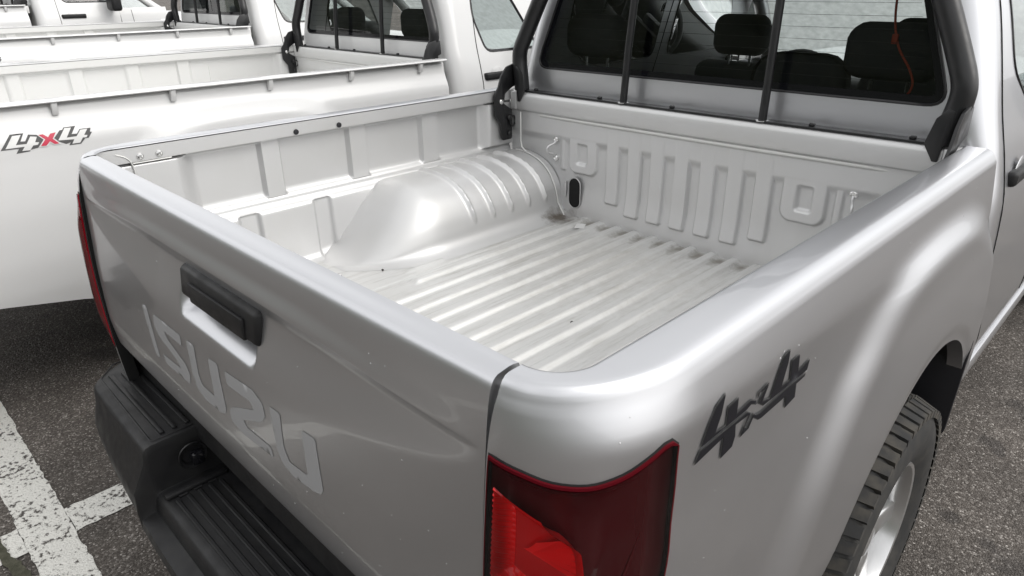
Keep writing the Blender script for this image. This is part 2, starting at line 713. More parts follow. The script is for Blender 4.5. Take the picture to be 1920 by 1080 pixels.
def road_paint():
    M = bpy.data.materials.new('worn_road_paint')
    M.use_nodes = True
    n, l = M.node_tree.nodes, M.node_tree.links
    b = n['Principled BSDF']
    t = n.new('ShaderNodeTexCoord')
    v = n.new('ShaderNodeTexVoronoi')
    v.inputs['Scale'].default_value = 130
    l.new(t.outputs['Object'], v.inputs['Vector'])
    nz = n.new('ShaderNodeTexNoise')
    nz.inputs['Scale'].default_value = 60
    nz.inputs['Detail'].default_value = 7
    nz.inputs['Roughness'].default_value = 0.7
    l.new(t.outputs['Object'], nz.inputs['Vector'])
    nb = n.new('ShaderNodeTexNoise')
    nb.inputs['Scale'].default_value = 6
    nb.inputs['Detail'].default_value = 3
    l.new(t.outputs['Object'], nb.inputs['Vector'])
    a = n.new('ShaderNodeMath')
    a.operation = 'MULTIPLY_ADD'
    a.inputs[1].default_value = 0.35
    l.new(nb.outputs['Fac'], a.inputs[0])
    l.new(nz.outputs['Fac'], a.inputs[2])
    r = n.new('ShaderNodeMapRange')
    r.inputs['From Min'].default_value = 0.715
    r.inputs['From Max'].default_value = 0.775
    l.new(a.outputs[0], r.inputs['Value'])
    mx = n.new('ShaderNodeMix')
    mx.data_type = 'RGBA'
    mx.inputs['A'].default_value = (0.66, 0.65, 0.61, 1)
    mx.inputs['B'].default_value = (0.07, 0.062, 0.056, 1)
    l.new(r.outputs[0], mx.inputs['Factor'])
    l.new(mx.outputs['Result'], b.inputs['Base Color'])
    b.inputs['Roughness'].default_value = 0.75
    bp = n.new('ShaderNodeBump')
    bp.inputs['Strength'].default_value = 0.8
    bp.inputs['Distance'].default_value = 0.004
    bp.invert = True
    ad = n.new('ShaderNodeMath')
    ad.operation = 'ADD'
    l.new(v.outputs['Distance'], ad.inputs[0])
    l.new(nz.outputs['Fac'], ad.inputs[1])
    l.new(ad.outputs[0], bp.inputs['Height'])
    l.new(bp.outputs[0], b.inputs['Normal'])
    return M


PAINT = road_paint()
gx = [-150, -60, -20, -9.9, -8, -6, -5, -4.2, -3.9, -3.6, -2, 0, 3, 10, 40, 150]
V, F = grid(lambda x, y: (x, y, ground_z(x)), gx, [-150, -40, -10, -2, 0, 3, 10, 40, 150])
structure(mk('ground', V, F, ASPHALT))


def parking_line(x0, x1, y0, y1, z=0.004, seed=0):
    rnd = random.Random(seed)
    n = max(2, int(max(x1 - x0, y1 - y0) / 0.03))
    V, F = [], []
    for i in range(n + 1):
        t = i / n
        j0, j1 = rnd.uniform(-.004, .004), rnd.uniform(-.004, .004)
        if x1 - x0 > y1 - y0:
            x = lerp(x0, x1, t)
            V += [(x, y0 + j0, z + ground_z(x)), (x, y1 + j1, z + ground_z(x))]
        else:
            y = lerp(y0, y1, t)
            V += [(x0 + j0, y, z + ground_z(x0)), (x1 + j1, y, z + ground_z(x1))]
        if i:
            k = 2 * i
            F.append((k - 2, k, k + 1, k - 1))
    return structure(mk('parking_line', V, F, PAINT))


parking_line(-3.7, 2.4, -0.388, -0.255, seed=1)
parking_line(-1.212, -1.066, -0.2545, 4.6, seed=2)
parking_line(-1.212, -1.066, -5.0, -0.3885, seed=3)

# added and unseen: dark slope behind the camera, darkens what the tailgate reflects
ADDED_SLOPE = mat('added_slope_dark', (0.030, 0.038, 0.020), 0.95, noise=(1.2, 0.9, (0.06, 0.065, 0.04)), bump=(2.5, 1.0, 0.4))
rb_ = random.Random(11)
slope_noise = [[rb_.uniform(-.5, .5) for _ in range(30)] for _ in range(60)]


def added_slope(i, j):
    x, y = lerp(-70, 70, i / 59), lerp(-8, -40, j / 29)
    return (x + slope_noise[i][j], y + slope_noise[i][29 - j], -.3 + 7.5 * smooth((-y - 8) / 15) + slope_noise[i][j] * 1.2 * smooth((-y - 8) / 3))


V, F = grid(added_slope, list(range(60)), list(range(30)))
structure(mk('added_dark_slope', V, F, ADDED_SLOPE, None, 180))

# the weedy joint that crosses the lines
CRACKM = mat('mossy_joint', (0.045, 0.045, 0.028), 0.95, noise=(40, 0.9, (0.10, 0.095, 0.07)), bump=(200, 0.6, 0.004))
V, F = [], []
rnd = random.Random(5)
N = 160
for i in range(N + 1):
    t = i / N
    x = lerp(-1.6, 0.9, t)
    y = -0.425 + 0.118 * (x + 1.05) + 0.012 * math.sin(7 * x) + rnd.uniform(-.004, .004)
    w = 0.008 + 0.007 * abs(math.sin(11 * x)) + rnd.uniform(0, .004)
    V += [(x, y - w, 0.0075), (x, y + w, 0.0075)]
    if i:
        k = 2 * i
        F.append((k - 2, k, k + 1, k - 1))
structure(mk('pavement_joint', V, F, CRACKM))
# ------------------------------------------------------------------ pickup truck body functions (local space, tail at y = 0)
H = 1.25
AX_Y, AX_Z, ARCH_R = 1.06, 0.44, 0.46
SXL = curve([(.42, .825), (.5, .846), (.58, .864), (.7, .877), (.85, .879), (1.0, .8705), (1.07, .865), (1.13, .8635), (1.25, .8635)])


def SX(y, z):
    """side skin: upright below the shoulder line, leaning in above it"""
    zs = 1.200 - .055 * clamp(y, 0, 1.5)
    x = SXL(z)
    if z > zs - .012:
        t = (z - zs + .012) / (1.222 - zs + .012)
        x -= .0150 * t ** 1.1
    return x


REAR = curve([(.42, -.045), (.6, -.060), (.75, -.070), (.9, -.073), (1.0, -.070), (1.1, -.063), (1.16, -.0575), (1.20, -.050), (1.222, -.043), (1.25, -.035)])
GAPX, RY, LA = 0.722, 0.19, 0.255
TOPF = curve([(0, 0), (.12, .07), (.2, .12), (.28, .18), (.36, .26), (.44, .36), (.55, .50), (.9, .95), (1.0, 1.0)])
TOPZ = curve([(0, 1.222), (.12, 1.2325), (.2, 1.2398), (.28, 1.2453), (.36, 1.2488), (.44, 1.2502), (.55, 1.2506), (.9, 1.2507), (1.0, 1.247)])


def flare(y, z):
    r = math.hypot(y - AX_Y, z - AX_Z) if z > AX_Z else abs(y - AX_Y) * 1.0
    top = 1 - smooth((z - 1.105) / .085)
    return (.028 * smooth((.785 - r) / .105) + .007 * smooth((.70 - r) / .20)) * top - .006 * smooth((.50 - r) / .035)


class Side:
    def __init__(s, length, lip=False):
        s.L = length
        s.lip = lip
        s.UE = LA + length - .14

    def sx(s, y, z):
        x = SX(y, z) + flare(y, z)
        if s.lip:
            x -= .022 * smooth((z - 1.10) / .09)
        return x

    def outer(s, u, z):
        Yr = REAR(z)
        if u < LA:
            a = u / LA * math.pi / 2
            X = s.sx(.14, z)
            return (GAPX + (X - GAPX) * math.sin(a), Yr + RY - RY * math.cos(a))
        y = Yr + RY + (u - LA) * (s.L - Yr - RY) / (s.UE - LA)
        return (s.sx(y, z), y)

    def u_of(s, y, z):
        Yr = REAR(z)
        if y < Yr + RY:
            return LA * 2 / math.pi * math.acos(clamp((Yr + RY - y) / RY, 0, 1))
        return LA + (y - Yr - RY) * (s.UE - LA) / (s.L - Yr - RY)

    def inner(s, u):
        if u < LA:
            a = u / LA * math.pi / 2
            return (GAPX + (.775 - GAPX) * math.sin(a), 0.0 + .05 * (1 - math.cos(a)))
        return (.775, .05 + (u - LA) * (s.L - .05) / (s.UE - LA))

    def P(s, u, v):
        if v <= 1.222:
            x, y = s.outer(u, v)
            return (x, y, v)
        w = (v - 1.222) / .12
        f, z = TOPF(w), TOPZ(w)
        f *= 1 + .95 * clamp(1 - u / LA) * (1 - w) ** 2
        xo, yo = s.outer(u, 1.222)
        xi, yi = s.inner(u)
        return (lerp(xo, xi, f), lerp(yo, yi, f), z)

    def normal(s, u, v):
        e = .002
        a = Vector(s.P(u + e, v)) - Vector(s.P(max(u - e, 0), v))
        b = Vector(s.P(u, v + e)) - Vector(s.P(u, v - e))
        return a.cross(b).normalized()

    def off(s, u, v, d):
        return Vector(s.P(u, v)) + s.normal(u, v) * d


LTOP = curve([(0, 1.166), (.2, 1.160), (.4, 1.1505), (.55, 1.1475), (.7, 1.153), (.85, 1.167), (.94, 1.1765), (.975, 1.1765), (1.0, 1.168)])
LUR = curve([(.74, .13), (.80, .165), (.88, .195), (.96, .215), (1.04, .226), (1.10, .226), (1.17, .221)])
LBOT = .745


def lamp_uv(a, b):
    z = lerp(LBOT, LTOP(a), b)
    return (lerp(.005, LUR(z), a), z)


def lamp_outline(inset=0.0):
    n = 24
    e = inset
    return [lamp_uv(lerp(e, 1 - e, i / n), e) for i in range(n)] + [lamp_uv(1 - e, lerp(e, 1 - e, i / n)) for i in range(n)] + \
           [lamp_uv(lerp(1 - e, e, i / n), 1 - e) for i in range(n)] + [lamp_uv(e, lerp(1 - e, e, i / n)) for i in range(n)]


def mirx(V, s):
    return [(p[0] * s, p[1], p[2]) for p in V]


def bedside(root, S, s, paint, step):
    arch = []
    a0 = math.asin((.47 - AX_Z) / ARCH_R)
    n = 56
    for i in range(n + 1):
        a = lerp(math.pi - a0, a0, i / n)
        arch.append((AX_Y + ARCH_R * math.cos(a), AX_Z + ARCH_R * math.sin(a)))
    zb = .47
    vt = 1.222 + .12
    zr = .585 if S.lip else zb                    # the skirt rises towards the tail
    ua = S.u_of(AX_Y - ARCH_R * math.cos(a0), zb)
    low1 = dense([(0.0, zr), (LA + .13, lerp(zr, zb, .48)), (LA + .42, zb), (ua, zb)] if S.lip else [(0.0, zb), (ua, zb)], step, False)[:-1]
    arcuv = [(S.u_of(y, z), z) for y, z in arch]
    outer = low1 + arcuv
    outer += dense([arcuv[-1], (S.UE, zb), (S.UE, vt), (0.0, vt), (0.0, zr)], step, False)[1:-1]
    hole = lamp_outline()
    pts = []
    us = [i * .012 for i in range(int(LA / .012) + 1)]
    u = us[-1] + step
    while u < S.UE:
        us.append(u)
        u += step
    vs = []
    v = zb + step
    while v < 1.222:
        vs.append(v)
        v += step
    vs += [1.222 + .12 * k for k in (0, .08, .14, .2, .25, .30, .35, .40, .46, .55, .7, .85, .93)]
    pts = [(u, v) for u in us for v in vs]
    V, F = sheet(S.P, outer, [hole], pts, step * .55)
    if s < 0:
        V = mirx(V, -1)
    o = mk('bedside', V, F, paint, root, 60)
    # folded edges: arch lip, gap return, front return and rail inner flange
    def strip(name, line, d1, m_, par=o):
        VV = [Vector(p) for p in line] + [Vector(p) + Vector(d) for p, d in zip(line, d1)]
        k = len(line)
        FF = [(i, i + 1, k + i + 1, k + i) for i in range(k - 1)]
        if s < 0:
            VV = mirx(VV, -1)
        return mk(name, VV, FF, m_, par, 40)
    al = [S.P(u, v) for u, v in arcuv]
    strip('arch_lip', al, [(-.035, 0, 0)] * len(al), paint)
    ge = [S.P(0, v) for v in span(zr, 1.222, 30)] + [S.P(0, 1.222 + .12 * k) for k in (.15, .3, .5, .7, .9, 1)]
    strip('edge_return', ge, [(.006, .03, 0)] * 30 + [(.004, .0, -.02)] * 6, SEAM)
    fe = [S.P(S.UE, v) for v in span(zb, 1.222, 30)] + [S.P(S.UE, 1.222 + .12 * k) for k in (.15, .3, .5, .7, .9, 1)]
    strip('edge_return', fe, [(-.03, .004, 0)] * len(fe), paint)
    # wheel liner: dark half drum inside the arch
    LV, LF = [], []
    n = 30
    for i in range(n + 1):
        a = lerp(-.25, math.pi + .25, i / n)
        R = ARCH_R + .012
        y, z = AX_Y + R * math.cos(a), AX_Z + R * math.sin(a)
        xo = S.sx(y, clamp(z, .45, 1.2)) - .030
        LV += [(xo * s, y, z), (.61 * s, y, z)]
        if i:
            k = 2 * i
            LF.append((k - 2, k, k + 1, k - 1))
    mk('wheel_liner', LV, LF, LINER, root, 60)
    LV = [(.605 * s, AX_Y, AX_Z)] + [(.605 * s, AX_Y + .48 * math.cos(2 * math.pi * i / 24), AX_Z + .48 * math.sin(2 * math.pi * i / 24)) for i in range(24)]
    mk('liner_back', LV, [(0, 1 + i, 1 + (i + 1) % 24) for i in range(24)], LINER, root, None)
    # mud guard ahead of the wheel, with two fixings
    g = prism('mud_guard', roundpoly([(.60, .50), (.905, .47), (.915, .80), (.86, .93), (.60, .93)], .03), lambda a, b, d: (a * s, AX_Y + .40 + d - .10 * (b - .5), b), .012, LINER, root, .003)
    return o


def tail_lamp(root, S, s):
    n = 28

    def patch(a0, a1, b0, b1, d, na, nb, fn=None):
        def P(a, b):
            u, z = lamp_uv(a, b)
            q = S.off(u, z, d if fn is None else fn(a, b))
            return (q.x * s, q.y, q.z)
        return grid(P, span(a0, a1, na), span(b0, b1, nb), s < 0)
    # bezel: dark maroon bowl behind the lens
    V, F = patch(.0, 1, 0, 1, 0, 34, 44, lambda a, b: -.004 - .014 * smooth(min(a, 1 - a, b, 1 - b) / .07))
    bz = mk('tail_lamp', V, F, BEZEL, root, 60)
    # red bordering lip
    V, F = patch(0, 1, 0, 1, 0, 2, 2)
    def LO(a, b):
        return .0042 + .012 * smooth(a / .22) * smooth((1 - a) / .5) * smooth(b / .25) * smooth((1 - b) / .25)

    def ring_ab(e):
        n = 24
        return [(lerp(e, 1 - e, i / n), e) for i in range(n)] + [(1 - e, lerp(e, 1 - e, i / n)) for i in range(n)] + \
               [(lerp(1 - e, e, i / n), 1 - e) for i in range(n)] + [(e, lerp(1 - e, e, i / n)) for i in range(n)]
    out = lamp_outline(0.0)
    E_ = .010 if s > 0 else .17
    VV, nk = [], 6
    for q in range(nk + 1):
        for a, b in ring_ab(E_ * q / nk):
            p = S.off(*lamp_uv(a, b), LO(a, b) - .0006 if q else .0012)
            VV.append((p.x * s, p.y, p.z))
    k = len(ring_ab(0))
    FF = [(q * k + i, q * k + (i + 1) % k, (q + 1) * k + (i + 1) % k, (q + 1) * k + i) for q in range(nk) for i in range(k)]
    mk('lens_edge', VV, FF if s > 0 else [f[::-1] for f in FF], REDLIP if s > 0 else REDLENS, bz, 60)
    # dark rubber gasket round it
    ln = [S.off(u, z, -.001) for u, z in out]
    VT, FT = tube_geo([(q.x * s, q.y, q.z) for q in ln], .0026, 6, True)
    mk('gasket', VT, FT, SEAM, bz, 60)

    # red reflector: an outer red frame with ribs, a deep bowl and fluted wedges, facing rear
    def R(a, b, d):
        u, z = lamp_uv(a, b)
        q = S.off(u, z, d)
        return (q.x * s, q.y, q.z)
    A0, A1 = (.06 if s > 0 else .012), .55
    B0, B1 = .63, .925

    def shape(p, q):           # p across, q up, both 0..1 -> lamp (a,b): slanted top, rounded outer edge
        top = B1 - .045 * p
        bot = B0 + .01 - .14 * p
        a = lerp(A0, A1 - .10 * abs(q - .45) ** 2 * 2 - .16 * smooth((q - .75) / .25), p)
        return a, lerp(bot, top, q)

    def depth(p, q):
        edge = min(p / .22, (1 - p) / .12, q / .22, (1 - q) / .18)
        d = .004 - .016 * smooth(edge)
        rib = .0016 * (1 if (int(q * 34) % 2) else 0) * (1 if p < .22 else 0)
        rib2 = .0016 * (1 if (int((p + q * .3) * 30) % 2) else 0) * (1 if (q < .22 and p >= .22) else 0)
        return d + rib + rib2
    V, F = grid(lambda p, q: R(*shape(p, q), depth(p, q)), span(0, 1, 41), span(0, 1, 69), s < 0)
    cols = []
    for i in range(40):
        for j in range(68):
            p, q = (i + .5) / 40, (j + .5) / 68
            bowl = min(p / .22, (1 - p) / .12, q / .22, (1 - q) / .18) > 1
            cols.append(1 if bowl else 0)
    mk('reflector', V, F, REDREF, bz, 30, mats=[REDREF, REDDARK], fmat=cols)
    # pale reversing lamp below it
    V, F = grid(lambda p, q: R(lerp(.06, .52, p), lerp(.28, .58, q), .004 - .012 * smooth(min(p, 1 - p, q, 1 - q) / .15) + .0014 * (int(q * 30) % 2)), span(0, 1, 12), span(0, 1, 61), s < 0)
    mk('reversing_lamp', V, F, PALELAMP, bz, 30)
    # bright fluted wedge inside the bowl
    for k in range(6):
        t0, t1 = k / 6, (k + .86) / 6
        pa = [(.34 + .02 * k, .52), (.93, lerp(.50, .86, t0)), (.93, lerp(.50, .86, t1)), (.40 + .02 * k, lerp(.52, .66, t1))]
        VV = [R(*shape(p, q), -.007 + .008 * (p > .6)) for p, q in pa]
        mk('reflector_flute', VV, [(0, 1, 2, 3) if s > 0 else (3, 2, 1, 0)], REDREF, bz, None)
    # clear lens skin
    V, F = patch(.012, .988, .012, .988, 0, 30, 46, LO)
    mk('lens', V, F, LENS, bz, 180)
    # raised styling crease on the side of the lens
    cl = [S.off(*lamp_uv(lerp(.55, .80, t), lerp(.42, .80, t)), .0075) for t in span(0, 1, 12)]
    mk('lens_crease', *tube_geo([(q.x * s, q.y, q.z) for q in cl], [.0004 + .0016 * math.sin(math.pi * t) for t in span(0, 1, 12)], 6), REDLIP, bz, 60)
    return bz


# tailgate ----------------------------------------------------------------
def crease_z(x):
    return 1.178 - .016 * smooth((abs(x) - .25) / .45)


def tg_y(x, z):
    """outer skin of the tailgate"""
    bow = .004 * (1 - (x / .72) ** 2)
    y = TGP(z) - bow
    zc = crease_z(x)
    fade = clamp((.70 - abs(x)) / .42) ** .7
    # the pressed crease: the skin steps in below it, then eases out again
    if z < zc:
        y -= .006 * fade * (1 - smooth((zc - z) / (.004 + .010 * fade)))
        y += .018 * fade * smooth((zc - z) / (.006 + .036 * fade)) * (1 - smooth((zc - z - .038 * fade) / (.02 + .11 * fade)))
    else:
        y -= .006 * fade * (1 - smooth((z - zc) / .03)) * smooth((z - zc + .004) / .004)
    # hand scoop under the handle
    ax = smooth((.160 - abs(x - .0)) / .026)
    if ax > 0 and z < 1.13:
        y += .046 * ax * smooth((z - 1.030) / .040) * (1 - smooth((z - 1.118) / .01))
    return y


TGP = curve([(.735, -.050), (.76, -.060), (.85, -.068), (.95, -.066), (1.05, -.060), (1.12, -.055), (1.17, -.051), (1.21, -.047), (1.232, -.043), (1.243, -.038), (1.249, -.029), (1.2505, -.015)])
LETTERS = [
    [(-0.389, 0.981), (-0.356, 0.987), (-0.332, 0.869), (-0.361, 0.864)],
    [(-0.318, 0.981), (-0.17, 0.983), (-0.172, 0.958), (-0.268, 0.958), (-0.253, 0.944), (-0.167, 0.918), (-0.153, 0.899), (-0.165, 0.872), (-0.297, 0.866), (-0.307, 0.888), (-0.202, 0.894), (-0.222, 0.907), (-0.313, 0.932), (-0.328, 0.954)],
    [(-0.14, 0.985), (-0.102, 0.986), (-0.102, 0.92), (-0.091, 0.902), (-0.036, 0.901), (-0.037, 0.985), (0.005, 0.988), (0.013, 0.892), (0.002, 0.878), (-0.02, 0.872), (-0.089, 0.868), (-0.128, 0.881), (-0.137, 0.91)],
    [(0.035, 0.986), (0.146, 0.994), (0.178, 0.982), (0.184, 0.958), (0.165, 0.938), (0.086, 0.906), (0.100, 0.895), (0.188, 0.899), (0.193, 0.879), (0.075, 0.869), (0.030, 0.878), (0.028, 0.900), (0.052, 0.917), (0.143, 0.953), (0.128, 0.964), (0.038, 0.958)],
    [(0.204, 0.989), (0.240, 0.990), (0.239, 0.925), (0.253, 0.903), (0.312, 0.908), (0.308, 0.993), (0.349, 0.996), (0.357, 0.904), (0.348, 0.892), (0.327, 0.885), (0.26, 0.877), (0.227, 0.884), (0.212, 0.906)]]


def tailgate(root, paint, inner_paint, letters, fine):
    hw = GAPX - .0075
    xs = span(-hw, hw, 290 if fine else 70)
    zs = (span(.735, 1.02, 40) + span(1.023, 1.14, 36) + span(1.1415, 1.179, 26) + span(1.182, 1.20, 7) + span(1.204, 1.2505, 20)) if fine else (span(.735, 1.0, 12) + span(1.01, 1.2, 30) + span(1.205, 1.25, 8))
    def TG(x, z):
        z += (crease_z(x) - 1.178) * (1 - smooth(abs(z - 1.178) / .07))
        return (x, tg_y(x, z), z)
    V, F = grid(TG, xs, zs)
    # top and inner skin
    nv = len(zs)
    ip = [(-.009, 1.2505), (.0, 1.249), (.003, 1.243), (.003, 1.10), (.012, 1.09), (.012, .86), (.003, .85), (.003, .74), (-.03, .732)]
    base = len(V)
    m_ = len(ip)
    for x in xs:
        V += [(x, y, z) for y, z in ip]
    nx = len(xs)
    for i in range(nx - 1):
        a, b = i * nv + nv - 1, (i + 1) * nv + nv - 1
        c, d = base + i * m_, base + (i + 1) * m_
        F.append((a, b, d, c))
        for j in range(m_ - 1):
            F.append((c + j, d + j, d + j + 1, c + j + 1))
        F.append((c + m_ - 1, d + m_ - 1, (i + 1) * nv, i * nv))
    for i, fl in ((0, 1), (nx - 1, 0)):
        loop = [i * nv + j for j in range(nv)] + [base + i * m_ + j for j in range(m_)]
        F.append(tuple(loop) if fl else tuple(loop[::-1]))
    o = mk('tailgate', V, F, paint, root, 40)
    # handle: body, pull flap, key plate
    def hy(x, z):
        return tg_y(x, 1.14)
    h = rbox('handle', (.015, -.0465, 1.110), (.316, .032, .064), .010, PLASTIC, o, 3,
             fn=lambda c: Vector((c.x, c.y + .005 * (c.x / .158) ** 2 + .010 * smooth((c.z - .008) / .026), c.z)))
    rbox('handle_flap', (.022, -.0577, 1.100), (.222, .008, .040), .003, PLASTIC, h, 2)
    if letters:
        for L in LETTERS:
            decal('letter', roundpoly(L, .006, 3), lambda x, z: (x, tg_y(x, z) - .0006, z), LETTER, o, .012)
    return o


# bumper ----------------------------------------------------------------------
def bumper(root, fine=True):
    def zt(x):
        a = abs(x)
        return .63 - .125 * (1 - smooth((a - .372) / .014))

    def plan(x):                     # rear edge: wraps forward at the ends
        a = abs(x)
        return -.150 + .012 * (a / .9) ** 2 + .125 * smooth((a - .76) / .145) ** 1.6
    X = span(-.905, -.40, 26) + span(-.39, -.365, 14) + span(-.34, .34, 18) + span(.365, .39, 14) + span(.40, .905, 26)
    sec = [(.16, -.004), (.05, .0), (-.0, .0), (.0, .0)]

    def section(x):
        t, yr = zt(x), plan(x)
        a = abs(x)
        endk = smooth((a - .80) / .105)
        d = min(1, (yr + .30) / .15)
        zb = .385 + .05 * endk
        bu = .046 * (1 - (a / .9) ** 2)
        pts = [(.05, t - .03), (.045, t), (yr + .10, t), (yr + .022, t), (yr + .010, t - .003), (yr + .003, t - .009), (yr, t - .018), (yr - .001 - bu * .12, t - .046),
               (yr - .010 - bu * .8, lerp(t, zb, .45)), (yr - .006 - bu, lerp(t, zb, .65)), (yr + .008 - bu * .9, lerp(t, zb, .85)), (yr + .030 - bu * .5, zb), (.05, zb)]
        return pts
    V, F = [], []
    ns = len(section(0))
    for x in X:
        V += [(x, y, z) for y, z in section(x)]
    for i in range(len(X) - 1):
        for j in range(ns - 1):
            a = i * ns + j
            F.append((a, a + ns, a + ns + 1, a + 1))
    F.append(tuple(range(ns)))
    F.append(tuple((len(X) - 1) * ns + j for j in range(ns))[::-1])
    o = mk('rear_bumper', V, F, PLASTIC, root, 32)
    # non-slip ribs on the pads and on the lower step
    for s in (-1, 1):
        for k, yy in enumerate((-.088, -.058, -.028)):
            x0, x1 = .415, .80 - .01 * k
            rbox('step_rib', (s * (x0 + x1) / 2, yy, .632), (x1 - x0, .012, .008), .003, PLASTIC, o, 2)
        pl = roundpoly([(.40, -.120), (.80, -.112), (.865, -.060), (.865, -.015), (.40, -.015)], .012)
        ln = [(s * a, b, .6302) for a, b in pl]
        mk('pad_outline', *tube_geo(ln, .0022, 5, True), PLASTIC, o, 60)
        # recessed number plate lamp on the riser wall
        lathe('plate_lamp_recess', [(0, .034), (.003, .036), (.005, .034), (.003, .028), (-.004, .024), (-.004, .001)], (s * .3715, -.045, .568), 'x', SATIN, o, 20)
        rbox('plate_lamp', (s * .356, -.040, .566), (.026, .03, .034), .006, GLOSSBLACK, o, 2)
    for k, yy in enumerate((-.118, -.092, -.066, -.040, -.014)):
        rbox('step_rib', (0, yy, .5075), (.62, .010, .007), .002, PLASTIC, o, 1)
    for s in (-1, 1):
        rbox('step_sill', (s * .335, -.062, .510), (.022, .15, .012), .004, PLASTIC, o, 2)
        for k in range(3):
            rbox('step_notch', (s * .318, -.10 + .035 * k, .5075), (.006, .020, .006), .001, STEEL if False else PLASTIC, o, 1)
    # body cross member behind it, closes the view under the tailgate
    rbox('rear_valance', (0, .03, .66), (1.66, .10, .14), .01, PLASTIC, root, 1)
    return o
# ------------------------------------------------------------------ load bed interior (local space)
WALLX = curve([(.80, .772), (.96, .776), (.985, .778), (.993, .782), (1.0, .790), (1.010, .797), (1.020, .799), (1.026, .803), (1.035, .812), (1.05, .815), (1.19, .815), (1.198, .808), (1.203, .790), (1.206, .777), (1.244, .775)])


def box01(t, a, b, w):
    return smooth((t - a + w) / (2 * w)) * (1 - smooth((t - b + w) / (2 * w)))


def inner_wall(root, L, s, paint, fine=True):
    strips = [(.450, .515), (.755, .825), (1.055, 1.135)]
    grooves = [(.345, .405), (.592, .650)]
    if L > 1.7:
        strips += [(1.36, 1.44), (1.66, 1.74)]
    ystart, yend = .20, L - .165

    def P(y, z):
        x = WALLX(z)
        if z > 1.026:
            up_ = smooth((z - 1.026) / .012) * (1 - smooth((z - 1.196) / .006))
            r = .036                        # corner boxes stand proud, panels are pressed out
            pk = smooth((y - ystart) / .06) * (1 - smooth((y - yend + .03 * 0) / .045))
            x = lerp(min(x, .780), x, max(pk, 1 - up_))
            for a, b in strips:
                x = lerp(x, min(x, .799), box01(y, a, b, .005) * pk)
        elif z < .998:
            lo = 1 - smooth((z - .988) / .008)
            for a, b in grooves:
                x += .013 * box01(y, a, b, .006) * lo
        if z < .83:                          # fillet to the floor
            t = (.83 - z) / .03
            x -= .03 * (1 - math.sqrt(max(0, 1 - t * t)))
        return (x * s, y, z)
    ny = 300 if fine else 60
    ys = span(.004, L, ny)
    zs = (span(.80, .83, 7) + span(.84, .98, 10) + span(.984, 1.05, 24) + span(1.06, 1.185, 9) + span(1.19, 1.21, 10) + [1.215, 1.23, 1.244]) if fine else \
         (span(.80, .83, 4) + span(.86, .98, 4) + span(.984, 1.05, 10) + span(1.08, 1.185, 4) + span(1.19, 1.21, 6) + [1.23, 1.244])
    V, F = grid(P, ys, zs, s < 0)
    w = mk('inner_wall', V, F, paint, root, 50)
    # screws and rubber plugs in the rail flange, seam at the rear corner
    for y in (.112, .160):
        lathe('flange_screw', [(0, .009), (-.003 * 1, .0085), (-.006, .005), (-.0035, .0035), (-.0035, 0.0001)] if s > 0 else [(0, .009), (.003, .0085), (.006, .005), (.0035, .0035), (.0035, .0001)], (.7755 * s, y, 1.219), 'x', STEEL, w, 14)
    for y in (.560, .710):
        lathe('rubber_plug', [(0, .0085), (-.003 * s, .008), (-.004 * s, .0045), (-.004 * s, .0001)], (.7755 * s, y, 1.216), 'x', LINER, w, 14)
    tube('seam_bead', bend([(.7755 * s, .055, 1.232), (.7755 * s, .075, 1.222), (.7765 * s, .088, 1.205), (.778 * s, .092, 1.17), (.778 * s, .095, 1.06)], 4), .0022, SEALANT, w, 6)
    tube('seam_bead', [(.7765 * s, .092, 1.203), (.7765 * s, .135, 1.203), (.7765 * s, .19, 1.2035)], .0018, SEALANT, w, 6)
    return w


WH = curve  # alias
WSEC = [(.800, 1.004), (.765, 1.014), (.730, 1.0185), (.69, 1.018), (.65, 1.011), (.61, .998), (.575, .978), (.545, .948), (.522, .908), (.510, .87), (.505, .848)]


